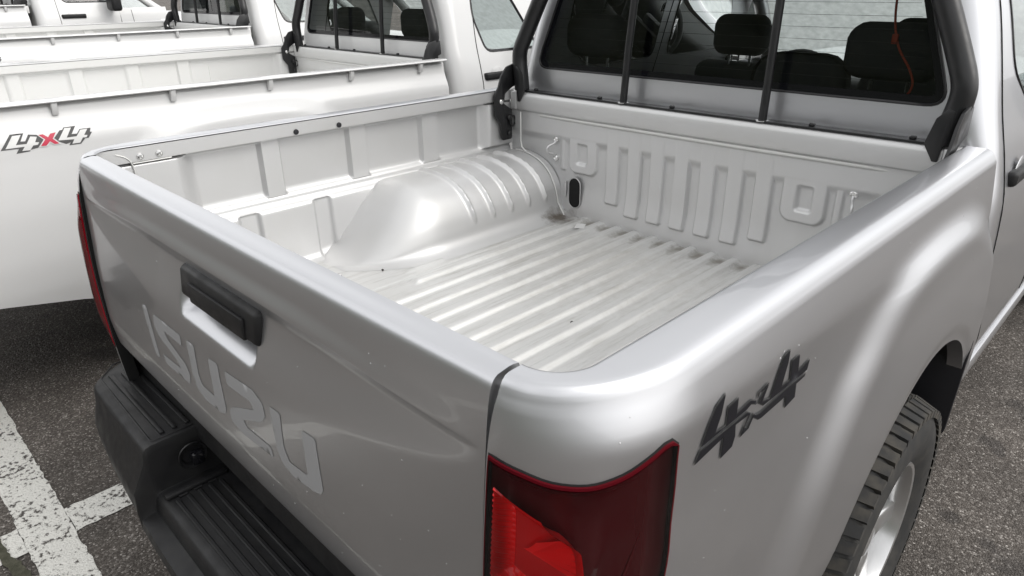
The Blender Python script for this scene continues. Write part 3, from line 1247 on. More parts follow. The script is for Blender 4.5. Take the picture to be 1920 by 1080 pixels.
def wheelhouse(root, s, paint, y0, y1, fine=True):
    """rounded wheel box with pressed ribs; rear end domed"""
    sec = bend([(x, z, 0) for x, z in WSEC], 4)
    sec = [(p.x, p.y) for p in sec]
    ns = len(sec)
    foot = [(.028 * (1 - math.cos(a)) + 0, a) for a in span(0, math.pi / 2, 6)]
    ribs = [y0 + .395 + .0905 * k for k in range(5)]

    def row(y):
        e = clamp((y - y0 + .03) / .36)
        k = smooth((e - .0) / .86)
        kw = 1 - (1 - e) ** 2.4
        out = []
        mo = smooth(e / .95)
        for i, (x, z) in enumerate(sec):
            t = i / (ns - 1)
            ph = t * math.radians(82)
            x, z = lerp(.80 - .298 * math.sin(ph), x, mo), lerp(.80 + .21 * math.cos(ph), z, mo)
            X = .800 - (.800 - x) * lerp(.42, 1, kw)
            Z = .800 + (z - .800) * k
            rb = 0
            if .10 < t < .92:
                for yr in ribs:
                    rb += math.exp(-((y - yr - .05 * t) / .0068) ** 2)
                rb *= smooth((t - .10) / .06) * (1 - smooth((t - .84) / .08))
            # outward normal of the section
            a, b = sec[max(i - 1, 0)], sec[min(i + 1, ns - 1)]
            nx, nz = (b[1] - a[1]), -(b[0] - a[0])
            l = math.hypot(nx, nz) or 1
            out.append(((X + nx / l * .0125 * rb) * s, y, Z + nz / l * .0125 * rb))
        X0, Z0 = out[-1][0] * s, out[-1][2]
        fr = max(.0, Z0 - .8005)
        for a in span(0, math.pi / 2, 7)[1:]:
            out.append(((X0 - .060 * (1 - math.cos(a))) * s, y - 0, .8005 + fr * (1 - math.sin(a))))
        return out
    n = 230 if fine else 50
    y0_ = y0 - .03
    ys = [y0_ + (y1 - y0_) * (i / (n - 1)) for i in range(n)]
    ys = [y0 + .34 * (1 - math.cos(a)) * .35 for a in span(0, 1.0, 8)][:0] + ys
    V = [p for y in ys for p in row(y)]
    nv = ns + 6
    F = []
    for i in range(len(ys) - 1):
        for j in range(nv - 1):
            a = i * nv + j
            f = (a, a + nv, a + nv + 1, a + 1)
            F.append(f if s > 0 else f[::-1])
    w = mk('wheelhouse', V, F, paint, root, 60)
    # front joint bead
    bead = [((x - .003) * s, y1 - .035, z + .003) for x, z in sec[8:]] + [(.470 * s, y1 - .035, .806)]
    tube('seam_bead', bead, .003, SEALANT, w, 6)
    tube('seam_bead', [(.700 * s, y1 - .035, 1.17), (.700 * s, y1 - .035, 1.06), (.694 * s, y1 - .035, 1.035), (.672 * s, y1 - .035, 1.021)], .003, SEALANT, w, 6)
    return w


def bed_floor(root, L, paint, fine=True):
    pit = .077

    def P(x, y):
        z = .8
        if abs(x) < 5.55 * pit:
            t = x / pit
            f = abs(t - round(t)) * pit          # distance from ridge centre
            h = .0115 * (1 - smooth((f - .0095) / .0145))
            k = round(t)
            y0 = .035
            y1 = L - .012
            if abs(k) == 5:
                y0 = .66
            h *= smooth((y - y0) / .02) * (1 - smooth((y - y1) / .02))
            z += h - .002
        else:
            for (a, b, c, d) in ((.455, .475, .70, .86), (.47, .53, .955, .967), (.50, .555, .50, .512), (.50, .555, .45, .462)):
                z += .004 * box01(abs(x), a, b, .003) * box01(y, c, d, .003)
        return (x, y, z)
    if fine:
        xs = []
        k = -5.55
        xs = span(-.77, -5.6 * pit, 60)
        xs += [v for v in span(-5.56 * pit, 5.56 * pit, 260)]
        xs += span(5.6 * pit, .77, 60)
        ys = [.004, .03, .04, .05, .06] + span(.08, L - .04, 130) + [L - .03, L - .02, L - .01, L]
    else:
        xs = span(-.77, .77, 120)
        ys = [.004, .03, .045, .06] + span(.1, L - .05, 10) + [L - .02, L]
    V, F = grid(P, xs, ys)
    o = mk('bed_floor', V, F, BEDFLOOR if paint is BEDSILVER else paint, root, 60)
    for x, y in ((-.60, .545), (-.55, 1.40), (.60, .545), (-.53, .44)):
        lathe('floor_plug', [(0, .011), (.002, .010), (.003, .006), (.003, .0001)], (x, y, .8005), 'z', STEEL if x < -.56 else LINER, o, 12)
    return o


def headboard(root, L, paint, fine=True):
    ribs = [-.303, -.2115, -.1185, -.0245, .070, .165, .258]

    def dist_box(x, z, x0, x1, z0, z1, r):
        dx = max(x0 + r - x, 0, x - x1 + r)
        dz = max(z0 + r - z, 0, z - z1 + r)
        return r - math.hypot(dx, dz)

    def P(x, z):
        y = L
        # the lower part leans to the floor, the upper to the rail
        y -= .012 * smooth((.94 - z) / .13)
        d = .014 * smooth((z - 1.068) / .034)
        for k, a in enumerate(ribs):
            z0 = .882 if k in (0, 6) else .852
            q = dist_box(x, z, a, a + .058, z0, 1.20, .010)
            d = max(d, .015 * smooth((q + .004) / .010))
        for s in (-1, 1):
            xa = x * s
            q = dist_box(xa, z, .345, .478, .968, 1.20, .035)
            d = max(d, .013 * smooth((q + .004) / .010))
            q2 = dist_box(xa, z, .392, .436, 1.006, 1.078, .006)
            d -= .013 * smooth((q2 + .006) / .012)
            q = dist_box(xa, z, .498, .520, .97, 1.20, .008)
            d = max(d, .008 * smooth((q + .004) / .008))
            if xa > .56:
                d += .03 * smooth((xa - .56) / .10) * 0
        return (x, y - d, z)
    if fine:
        xs = span(-.785, -.54, 30) + span(-.535, .535, 360) + span(.54, .785, 30)
        zs = span(.785, .84, 8) + span(.845, .90, 16) + span(.905, .96, 12) + span(.965, 1.02, 16) + span(1.026, 1.08, 10) + span(1.083, 1.11, 10) + [1.12, 1.14, 1.16, 1.18]
    else:
        xs = span(-.785, .785, 150)
        zs = span(.785, 1.18, 24)
    V, F = grid(P, xs, zs)
    o = mk('headboard', V, F, paint, root, 50)
    # top rail: folded box section with a bright gutter under it
    prof = [(.045, 1.168), (-.004, 1.168), (-.020, 1.172), (-.024, 1.178), (-.022, 1.225), (-.019, 1.236), (-.008, 1.241), (.045, 1.241)]
    xs2 = span(-.735, .735, 40)
    V, F = grid(lambda x, k: (x, L + prof[int(k)][0] + .0, prof[int(k)][1]), xs2, list(range(len(prof))))
    V += [(x, L + .045, z) for x, z in ((-.735, 1.168), (.735, 1.168))]
    rl = mk('headboard_rail', V, F, paint, root, 60)
    for s in (-1, 1):
        rbox('rail_end', (s * .752, L + .0, 1.206), (.032, .05, .066), .004, paint, rl, 2)
    tube('gutter_bead', [(-.62, L - .012, 1.163), (-.3, L - .013, 1.162), (.3, L - .013, 1.162), (.56, L - .012, 1.163), (.64, L - .008, 1.160), (.70, L - .006, 1.160)], [.006, .0075, .0075, .007, .005, .004], SEALANT, rl, 8)
    # drain openings and tie-down hooks
    for s in (-1, 1):
        if s < 0:
            cap = capsule2d(s * .442, .893, .050, .112)
            prism('drain_opening', cap, lambda a, b, d: (a, L - .0125 + d - .002, b), .004, HOLE, o)
            rim = [(a, L - .0135, b) for a, b in capsule2d(s * .442, .893, .056, .118)]
            mk('opening_rim', *tube_geo(rim, .002, 6, True), paint, o, 60)
        tube('pressed_bead', [(s * .490, L - .010, .87), (s * .490, L - .010, .93)], .005, paint, o, 8)
        for z in (1.082, 1.010):
            lathe('hook_bolt', [(.002, .012), (-.006, .0115), (-.009, .007), (-.006, .005), (-.006, .0001)], (s * .545, L - .002, z), 'y', STEEL, o, 12)
        pts = bend([(s * .545, L - .008, 1.076), (s * .547, L - .016, 1.066), (s * .556, L - .036, 1.058), (s * .558, L - .042, 1.046), (s * .556, L - .036, 1.034), (s * .547, L - .016, 1.026), (s * .545, L - .008, 1.016)], 4)
        tube('tie_down_hook', pts, .0042, BEDSILVER if paint is BEDSILVER else paint, o, 8)
    return o


# ------------------------------------------------------------------ guard frame behind the cab
def guard_frame(root, L):
    """black tubular hoop with two upright bars, foot plates on the bed rails"""
    half = [(.728, L, 1.246), (.734, L, 1.30), (.742, L + .002, 1.352), (.738, L + .004, 1.395), (.712, L + .012, 1.455), (.648, L + .024, 1.585), (.585, L + .036, 1.70), (.555, L + .04, 1.745), (.50, L + .042, 1.775)]
    right = bend(half, 5)
    left = [Vector((-p.x, p.y, p.z)) for p in right]
    top = [Vector((x, L + .043, 1.78)) for x in span(-.42, .42, 9)]
    path = left + top + right[::-1]
    hoop = tube('guard_hoop', path, .0285, SATIN, root, 16)
    for s in (-1, 1):
        tube('guard_bar', [(s * .2505, L + .002, 1.245), (s * .2485, L + .012, 1.42), (s * .243, L + .03, 1.62), (s * .24, L + .04, 1.77)], .0125, SATIN, hoop, 10)
        lathe('bar_washer', [(0, .02), (.003, .02), (.004, .013)], (s * .2505, L + .002, 1.2445), 'z', STEEL, hoop, 12)
        # foot plate hanging down inside the rail
        pl = [(1.382, 1.232), (1.405, 1.262), (1.420, 1.300), (1.448, 1.332), (1.500, 1.345), (1.522, 1.340), (1.528, 1.27), (1.478, 1.255), (1.440, 1.235), (1.432, 1.198), (1.450, 1.186), (1.476, 1.172), (1.476, 1.064), (1.470, 1.057), (1.424, 1.057), (1.418, 1.066), (1.416, 1.118), (1.384, 1.158)]
        pl = [(y - 1.5 + L, z) for y, z in pl]
        b = prism('foot_plate', roundpoly(pl, .006, 3), lambda y, z, d: (s * (.768 + d), y, z), -.008, SATIN, hoop, .0015)
        for (y, z, mt) in ((L - .085, 1.207, STEEL), (L - .042, 1.142, SATIN), (L - .042, 1.080, SATIN)):
            lathe('plate_bolt', [(0, .011), (-.006 * s, .010), (-.009 * s, .006), (-.009 * s, .0001)], (s * .760, y, z), 'x', mt, b, 12)
        ring = [(s * .756, L - .026 + .016 * math.cos(a) * .9, 1.128 + .020 * math.sin(a)) for a in span(0, 2 * math.pi, 17)[:-1]]
        mk('lashing_ring', *tube_geo(ring, .0036, 6, True), SATIN, b, 60)
        # gusset at the foot of the tube
        prism('gusset', [(.690, 1.246), (.705, 1.31), (.728, 1.335), (.742, 1.33), (.728, 1.205), (.716, 1.205)], lambda x, z, d: (s * x, L - .028 + d, z), .006, SATIN, hoop, .001)
    st = rbox('guard_base_strip', (0, L + .004, 1.2445), (1.42, .034, .006), .001, SATIN, hoop, 1)
    for x in (-.66, -.355, -.06, .395, .655):
        rbox('strip_bolt', (x, L + .006, 1.251), (.016, .014, .010), .003, SATIN, st, 1)
    return hoop


# ------------------------------------------------------------------ wheels
def wheel(root, x, y, s, z=.375, name='wheel', fine=True):
    """x = mid plane of the tyre; s = outward side"""
    R = .375
    w = .122
    prof = [(-.105, .222), (-.118, .245), (-.124, .285), (-.118, .325), (-.105, .352), (-.092, .362), (0, .366), (.092, .362), (.105, .352), (.118, .325), (.124, .285), (.118, .245), (.105, .222), (.10, .21)]
    pr = [(s * a, r) for a, r in prof]
    # rim
    rp = [(.100, .222), (.108, .217), (.106, .209), (.092, .203), (.075, .199), (.02, .195), (-.05, .19), (-.10, .21), (-.11, .222)]
    rim = lathe(name, [(s * a, r) for a, r in rp], (x, y, z), 'x', ALLOY, root, 48)
    ty = lathe('tyre', pr, (x, y, z), 'x', RUBBER, rim, 64, 60)
    # tread blocks: real lugs in five staggered rows
    V, F = [], []
    rows = [(-.098, .040), (-.050, .040), (0, .042), (.050, .040), (.098, .044)]
    nb = 62 if fine else 34
    for ri, (cx, cw) in enumerate(rows):
        for k in range(nb):
            a0 = 2 * math.pi * (k + .5 * (ri % 2)) / nb
            da = 2 * math.pi / nb * .40
            sh = abs(cx) > .08
            base = len(V)
            for (aa, xx, rr) in ((-1, -1, 0), (1, -1, 0), (1, 1, 0), (-1, 1, 0), (-1, -1, 1), (1, -1, 1), (1, 1, 1), (-1, 1, 1)):
                xo = cx + xx * cw / 2
                skew = .25 * da * xx * (1 if ri % 2 else -1)
                a = a0 + aa * da * (1 if rr == 0 else .9) + skew
                top = R - (.018 if (sh and xx * cx > 0) else .002 if sh else 0)
                bot = .350 if not (sh and xx * cx > 0) else .338
                r = top if rr else bot
                V.append((x + xo * s, y + r * math.cos(a), z + r * math.sin(a)))
            for f in ((4, 5, 6, 7), (0, 1, 5, 4), (1, 2, 6, 5), (2, 3, 7, 6), (3, 0, 4, 7)):
                F.append(tuple(base + i for i in f))
    tr = mk('tread', V, F, TREAD, ty, None)
    tr['kind'] = 'stuff'
    # six thick spokes, hub and nuts
    lathe('hub', [(s * .04, .095), (s * .058, .088), (s * .066, .06), (s * .078, .045), (s * .086, .035), (s * .088, .0005)], (x, y, z), 'x', ALLOY, rim, 32)
    lathe('brake_drum', [(s * -.03, .185), (s * -.02, .16), (s * -.02, .001)], (x, y, z), 'x', LINER, rim, 24)
    for k in range(6):
        a = 2 * math.pi * k / 6 + .35
        Rm = Matrix.Rotation(a, 3, 'X')

        def sp(c):
            t = clamp((c.z + .075) / .15)
            return Vector((c.x + s * .020 * (math.sin(math.pi * t * .9)) - s * .004, c.y * lerp(1.15, .86, t), c.z))
        o = rbox('spoke', (0, 0, 0), (.030, .068, .150), .011, ALLOY, rim, 3, fn=lambda c: Rm @ (sp(c) + Vector((0, 0, .137))))
        o.location = (x + s * .062, y, z)
        a2 = a + math.pi / 6
        lathe('wheel_nut', [(0, .011), (s * .012, .010), (s * .016, .006), (s * .016, .0002)], (x + s * .060, y + .068 * math.cos(a2), z + .068 * math.sin(a2)), 'x', STEEL, rim, 8)
    return rim


# ------------------------------------------------------------------ cab
CW = curve([(.46, .84), (.6, .862), (.9, .868), (1.06, .860), (1.19, .834), (1.30, .803), (1.44, .766), (1.57, .728), (1.70, .678), (1.74, .652)])


class Cab:
    def __init__(s, Yc, Yf):
        s.Yc, s.Yf = Yc, Yf

    def yc(s, z):
        return s.Yc + .07 * max(0, z - 1.3) - .015 * smooth((1.2 - z) / .3)

    def P(s, u, z):
        w = CW(z)
        rc = .075
        sg = 1 if u >= 0 else -1
        a = abs(u)
        if a <= .70:
            return (u / .70 * (w - rc), s.yc(z), z)
        if a <= .81:
            t = (a - .70) / .11 * math.pi / 2
            return (sg * (w - rc + rc * math.sin(t)), s.yc(z) + rc * (1 - math.cos(t)), z)
        y = s.yc(z) + rc + (a - .81)
        return (sg * w, y, z)

    def u_rear(s, x, z):
        return x * .70 / (CW(z) - .075)

    def u_side(s, y, z):
        return .81 + y - s.yc(z) - .075

    def off(s, u, z, d):
        e = .003
        a = Vector(s.P(u + e, z)) - Vector(s.P(u - e, z))
        b = Vector(s.P(u, z + e)) - Vector(s.P(u, z - e))
        return Vector(s.P(u, z)) + a.cross(b).normalized() * d


def window(parent, C, poly_uv, glass, name, seal=.012, frit=.02, seam_out=.002):
    d = dense(poly_uv, .02)
    xs, ys = [p[0] for p in d], [p[1] for p in d]
    cx, cy = (min(xs) + max(xs)) / 2, (min(ys) + max(ys)) / 2
    pts = [(a, b) for a in span(min(xs), max(xs), 30) for b in span(min(ys), max(ys), 12)]
    V, F = sheet(lambda u, z: C.off(u, z, -.004), d, [], pts, .012)
    g = mk(name, V, F, glass, parent, 180)
    # black printed edge band inside the outline + rubber seal
    k = len(d)
    inn = []
    for i in range(k):
        p0, p1, p2 = Vector(d[i - 1]), Vector(d[i]), Vector(d[(i + 1) % k])
        t = (p2 - p0).normalized()
        nrm = Vector((-t.y, t.x))
        if (Vector((cx, cy)) - p1).dot(nrm) < 0:
            nrm = -nrm
        inn.append(p1 + nrm * frit)
    VV = [C.off(u, z, -.0028) for u, z in d] + [C.off(p.x, p.y, -.0028) for p in inn]
    mk('glass_border', VV, [(i, (i + 1) % k, k + (i + 1) % k, k + i) for i in range(k)], GLOSSBLACK, g, 60)
    mk('window_seal', *tube_geo([C.off(u, z, -.0005) for u, z in d], .0042, 6, True), SATIN, g, 60)
    return g


def cab(root, paint, Yc, crew, fine=True):
    Yf = 3.78
    C = Cab(Yc, Yf)
    ztop, zbot = 1.72, .47
    step = .028 if fine else .045
    yfr = 3.30                                  # front edge of the side sheet
    uE = .81 + yfr - Yc - .075
    outer = dense([(-uE, zbot), (uE, zbot), (uE, ztop), (-uE, ztop)], step)
    holes = []
    rw = [(-.705, 1.326), (.705, 1.326), (.615, 1.565), (.572, 1.675), (-.572, 1.675), (-.615, 1.565)]
    rw = roundpoly(rw, [.055, .055, .05, .05, .05, .05], 6)
    rear = [(C.u_rear(x, z), z) for x, z in rw]
    holes.append(dense(rear, .02))
    sides = []
    if crew:
        quads = [[(1.985, 1.292), (2.48, 1.292), (2.46, 1.665), (1.80, 1.665), (1.815, 1.40)], [(2.60, 1.292), (3.24, 1.292), (3.04, 1.60), (2.93, 1.665), (2.58, 1.665)]]
    else:
        quads = [[(Yc + .27, 1.262), (3.24, 1.262), (3.04, 1.60), (2.93, 1.665), (Yc + .24, 1.665), (Yc + .21, 1.45)]]
    for q in quads:
        q = roundpoly(q, .05, 4)
        for sg in (1, -1):
            uv = [(sg * C.u_side(y, z), z) for y, z in q]
            holes.append(dense(uv, .03))
            sides.append(uv)
    us, u = [], -uE
    while u < uE:
        us.append(u)
        u += step if abs(u) < .66 or abs(u) > .84 else .014
    pts = [(a, b) for a in us for b in span(zbot, ztop, int((ztop - zbot) / step))]
    V, F = sheet(C.P, outer, holes, pts, step * .5)
    o = mk('cab', V, F, paint, root, 60)
    # windows
    g = window(o, C, rear, GLASS, 'rear_window', frit=.022)
    for k in range(9):
        z = 1.375 + .032 * k
        hw = lerp(.655, .56, (z - 1.33) / .33)
        ln = [C.off(C.u_rear(x, z), z, -.0055) for x in span(-hw, hw, 3)]
        tube('defroster_line', ln, .0006, SATIN, g, 4)
    for uv in sides:
        window(o, C, uv, SIDEGLASS, 'side_window', frit=.012)
    # roof
    def roof(x, t):
        w = CW(ztop) - .0
        y = lerp(C.yc(ztop), 3.06, t)
        e = max(abs(x), 0)
        edge = min((1 - e) / .30, t / .10, (1 - t) / .12)
        return (x * w, y, ztop + .075 * math.sqrt(clamp(1 - (1 - clamp(edge)) ** 2)) - .0)
    V, F = grid(roof, span(-1, 1, 41), span(0, 1, 31))
    mk('roof', V, F, paint, o, 180)
    V, F = grid(lambda x, t: (x * .60, lerp(C.yc(ztop) + .05, 3.0, t), 1.715), [-1, 0, 1], [0, .5, 1], True)
    mk('headliner', V, F, HEADLINER, o, 180)
    # windscreen with pillars
    ws = [(-.62, 3.05, 1.74), (.62, 3.05, 1.74), (.74, 3.74, 1.16), (-.74, 3.74, 1.16)]
    V, F = grid(lambda a, b: tuple(Vector(ws[0]).lerp(Vector(ws[1]), a).lerp(Vector(ws[3]).lerp(Vector(ws[2]), a), b) + Vector((0, .10 * (1 - (2 * a - 1) ** 2), .02 * math.sin(math.pi * b)))), span(0, 1, 15), span(0, 1, 9))
    mk('windscreen', V, F, SCREEN, o, 180)
    for s in (-1, 1):
        tube('windscreen_pillar', [(s * .640, 3.02, 1.745), (s * .70, 3.34, 1.50), (s * .755, 3.60, 1.27), (s * .80, 3.76, 1.13)], [.035, .038, .04, .05], paint, o, 10)
        V, F = grid(lambda y, z: (s * (CW(z) + .002 * 0), y, z), span(3.30, 3.78, 6), span(.47, 1.20, 10), s < 0)
        mk('cowl_side', V, F, paint, o, 60)
        # doors: shut lines, handle, lower sill
        ys = [Yc + .115, 2.53, 3.42] if crew else [Yc + .20, 3.42]
        for i, yy in enumerate(ys):
            zs = span(.56, 1.70, 24) if yy < 3.3 else span(.56, 1.18, 12)
            ln = []
            for z in zs:
                y = yy + (.03 * smooth((z - 1.25) / .4) if i == 0 else 0) + (.22 * smooth((.92 - z) / .36) if (i == 0 and crew) else 0)
                if y < 3.3:
                    q = C.off(s * C.u_side(y, z), z, .0002)
                else:
                    q = Vector((s * CW(z), y, z))
                ln.append(q)
            tube('door_gap', ln, .0026, SEAM, o, 6)
        hys = [Yc + .27, 2.78] if crew else [Yc + .33]
        for hy in hys:
            zh = 1.13
            hb = rbox('door_handle', (s * (CW(zh) + .022), hy, zh + .004), (.030, .225, .040), .011, PLASTIC, o, 3,
                      fn=lambda c: Vector((c.x - s * .022 * (abs(c.y) / .11) ** 2.5, c.y, c.z)))
            lathe('handle_recess', [(s * .000, .052), (s * .0015, .050), (s * .0015, .0005)], (s * (CW(zh) + .0005), hy - .01, zh), 'x', paint, hb, 20)
        rbox('sill', (s * .83, (Yc + 3.5) / 2, .475), (.06, 3.5 - Yc - .05, .05), .012, paint, o, 2)
        # mirror
        rbox('door_mirror', (s * .985, 3.22, 1.27), (.20, .10, .19), .03, PLASTIC, o, 3)
        tube('mirror_arm', [(s * .80, 3.27, 1.22), (s * .90, 3.24, 1.23)], .022, PLASTIC, o, 8)
    # floor pan, firewall, dash
    rbox('cabin_floor', (0, (Yc + 3.7) / 2, .56), (1.60, 3.6 - Yc, .06), 0, TRIM, o, 1)
    rbox('dashboard', (0, 3.52, 1.02), (1.46, .36, .26), .05, TRIM, o, 3)
    rbox('firewall', (0, 3.76, .80), (1.58, .04, .56), 0, TRIM, o, 1)
    wheel_c = Vector((-.37, 3.12, 1.12))
    ring = []
    for a in span(0, 2 * math.pi, 33)[:-1]:
        v = Vector((.185 * math.cos(a), 0, .185 * math.sin(a)))
        v = Matrix.Rotation(math.radians(-26), 3, 'X') @ v
        ring.append(wheel_c + v)
    sw = mk('steering_wheel', *tube_geo(ring, .016, 8, True), TRIM, o, 60)
    rbox('steering_hub', wheel_c + Vector((0, .02, 0)), (.15, .05, .12), .02, TRIM, sw, 2)
    tube('steering_spoke', [wheel_c + Vector((-.175, 0, 0)), wheel_c, wheel_c + Vector((.175, 0, 0))], .014, TRIM, sw, 6)
    # seats
    def seat(x, y, w, zt, hr=True, name='seat'):
        b = rbox(name, (x, y, .78), (w, .50, .18), .05, FABRIC, o, 3)
        lean = Matrix.Rotation(math.radians(-12), 3, 'X')
        rbox('backrest', (x, y - .27, (zt + .82) / 2), (w, .13, zt - .78), .055, FABRIC, b, 3,
             fn=lambda c: Vector((c.x * (1 - .12 * smooth(c.z / .3)), c.y - .12 * c.z, c.z)))
        if hr:
            for e in (-.05, .05):
                tube('headrest_post', [(x + e, y - .335, zt - .04), (x + e, y - .338, zt + .06)], .006, STEEL, b, 6)
            rbox('headrest', (x, y - .34, zt + .135), (.27, .10, .17), .045, FABRIC, b, 4,
                 fn=lambda c: Vector((c.x * (1 - .15 * abs(c.z / .085)), c.y, c.z)))
        return b
    if crew:
        seat(-.37, 2.86, .50, 1.27)
        seat(.37, 2.86, .50, 1.27)
        bench = seat(0, 2.06, 1.34, 1.24, False, 'rear_bench')
        for x in (-.56, .50):
            for e in (-.05, .05):
                tube('headrest_post', [(x + e, 1.745, 1.19), (x + e, 1.742, 1.36)], .006, STEEL, bench, 6)
            rbox('headrest', (x, 1.74, 1.435), (.275, .10, .155), .045, FABRIC, bench, 4, fn=lambda c: Vector((c.x * (1 - .12 * abs(c.z / .085)), c.y, c.z)))
        rbox('bench_bolster', (.245, 1.73, 1.295), (.30, .13, .25), .085, FABRIC, bench, 4)
        rbox('parcel_shelf', (0, 1.655, 1.24), (1.40, .13, .10), .02, TRIM, o, 1)
        tube('orange_strap', bend([(.50, 1.66, 1.60), (.512, 1.65, 1.52), (.535, 1.645, 1.455), (.575, 1.64, 1.40), (.590, 1.64, 1.36), (.575, 1.64, 1.325), (.54, 1.645, 1.312), (.49, 1.65, 1.305)], 5), .0032, ORANGE, o, 8)
        rbox('strap_buckle', (.522, 1.645, 1.475), (.016, .010, .026), .003, ORANGE, o, 2)
    else:
        seat(-.37, 3.02, .52, 1.27)
        seat(.34, 3.02, .56, 1.27)
    return o, C


def nose(root, paint):
    """bonnet, wings and grille"""
    def sec(y):
        t = (y - 3.70) / 1.25
        return lerp(.865, .80, t ** 2), lerp(1.16, 1.02, t ** 1.6)
    V, F = [], []
    ys = span(3.70, 4.95, 22)
    ang = span(-1, 1, 41)
    for y in ys:
        w, zt = sec(y)
        t = (y - 3.70) / 1.25
        dr = .16 * smooth((t - .8) / .2)
        for a in ang:
            b = abs(a)
            if b < .55:
                q = (a / .55 * (w - .08), y, zt - .035 * (b / .55) ** 2 - dr)
            elif b < .7:
                k = (b - .55) / .15 * math.pi / 2
                q = (math.copysign(w - .08 + .08 * math.sin(k), a), y, zt - .035 - .08 * (1 - math.cos(k)) - dr)
            else:
                k = (b - .7) / .3
                q = (math.copysign(w, a), y, lerp(zt - .115 - dr, .50, k))
            V.append(q)
    n = len(ang)
    for i in range(len(ys) - 1):
        for j in range(n - 1):
            yv, zv = ys[i], V[i * n + j][2]
            yc_, zc_ = (ys[i] + ys[i + 1]) / 2, V[i * n + j][2]
            if abs(ang[j]) > .7 and math.hypot(yc_ - 4.15, zc_ - .42) < .43:
                continue
            a = i * n + j
            F.append((a, a + n, a + n + 1, a + 1))
    o = mk('bonnet', V, F, paint, root, 60)
    rbox('front_panel', (0, 4.94, .70), (1.52, .06, .44), .03, paint, o, 2)
    gr = rbox('grille', (0, 4.975, .80), (.62, .03, .20), .02, GLOSSBLACK, o, 2)
    for k in range(3):
        rbox('grille_slat', (0, 4.995, .745 + .055 * k), (.60, .014, .018), .005, STEEL, gr, 2)
    rbox('front_bumper', (0, 4.98, .52), (1.62, .12, .20), .05, paint, o, 3)
    for s in (-1, 1):
        rbox('headlight', (s * .56, 4.955, .83), (.36, .06, .17), .03, LAMPGLASS, o, 3)
        rbox('headlight_bowl', (s * .56, 4.93, .83), (.34, .04, .15), .02, ALLOY, o, 2)
    return o


def rope_rail(root, S):
    """overhanging rope rail with little brackets along the outside of the bed rail"""
    for s in (-1, 1):
        ys = span(.10, S.L - .004, 40)
        prof = [(.790, 1.2515), (.850, 1.2545), (.862, 1.2525), (.865, 1.247), (.862, 1.243), (.850, 1.2425), (.826, 1.2395)]
        V, F = grid(lambda y, k: (s * prof[int(k)][0], y, prof[int(k)][1]), ys, list(range(len(prof))), s < 0)
        o = mk('rope_rail', V, F, root['_paint_'], root, 40) if False else mk('rope_rail', V, F, WHITE, root, 40)
        y = .167
        while y < S.L - .1:
            prism('rail_bracket', [(0, 1.241), (0, 1.197), (.012, 1.197), (.024, 1.241)], lambda a, b, d, y=y: (s * (.834 + a), y + d, b), .020, WHITE, o, .002)
            y += .423


def build_truck(name, loc, label, paint, bedpaint, Lb, Yc, crew, lip, fine_right, letters, group=None):
    root = empty(name, (0, 0, 0), label, 'pickup truck', group)
    S = Side(Lb - .012, lip)
    fine = fine_right
    sides = {}
    for s in (1, -1):
        st = .011 if (s > 0 and fine) else .02 if fine or s > 0 else .035
        sides[s] = bedside(root, S, s, paint, st)
        tail_lamp(root, S, s)
        inner_wall(root, Lb, s, bedpaint, fine or s < 0)
        wheelhouse(root, s, bedpaint, AX_Y - .46, 1.497 if Lb < 1.7 else AX_Y + .55, fine or s < 0)
    bed_floor(root, Lb, bedpaint, fine)
    headboard(root, Lb, bedpaint, fine)
    tailgate(root, paint, bedpaint, letters, fine)
    bumper(root, fine)
    guard_frame(root, Lb)
    co, C = cab(root, paint, Yc, crew, fine)
    nose(root, paint)
    for s in (1, -1):
        wheel(root, s * .795, AX_Y - .02, s, fine=fine)
        wheel(root, s * .785, 4.15, s, fine=False)
    if lip:
        rope_rail(root, S)
    # underbody: frame rails, so that nothing shows through below
    rbox('chassis', (0, 2.4, .60), (.95, 4.6, .12), .01, LINER, root, 1)
    rbox('bed_underside', (0, Lb / 2 + .02, .765), (1.50, Lb - .10, .03), 0, LINER, root, 1)
    root.location = loc
    return root, S, sides


# ------------------------------------------------------------------ the silver truck
silver, SS, sides = build_truck('silver_pickup', (0, 0, 0), 'silver double cab pickup with open empty load bed, nearest the camera', SILVER, BEDSILVER, 1.50, 1.556, True, False, True, True)
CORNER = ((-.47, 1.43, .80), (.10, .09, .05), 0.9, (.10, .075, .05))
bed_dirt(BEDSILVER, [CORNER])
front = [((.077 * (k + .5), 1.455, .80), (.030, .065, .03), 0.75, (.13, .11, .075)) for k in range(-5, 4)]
bed_dirt(BEDFLOOR, [CORNER] + front + [((-.10, 1.15, .80), (.55, .40, .02), 0.30, (.40, .38, .34)), ((-.05, .62, .80), (.5, .5, .02), 0.16, (.42, .41, .39))])


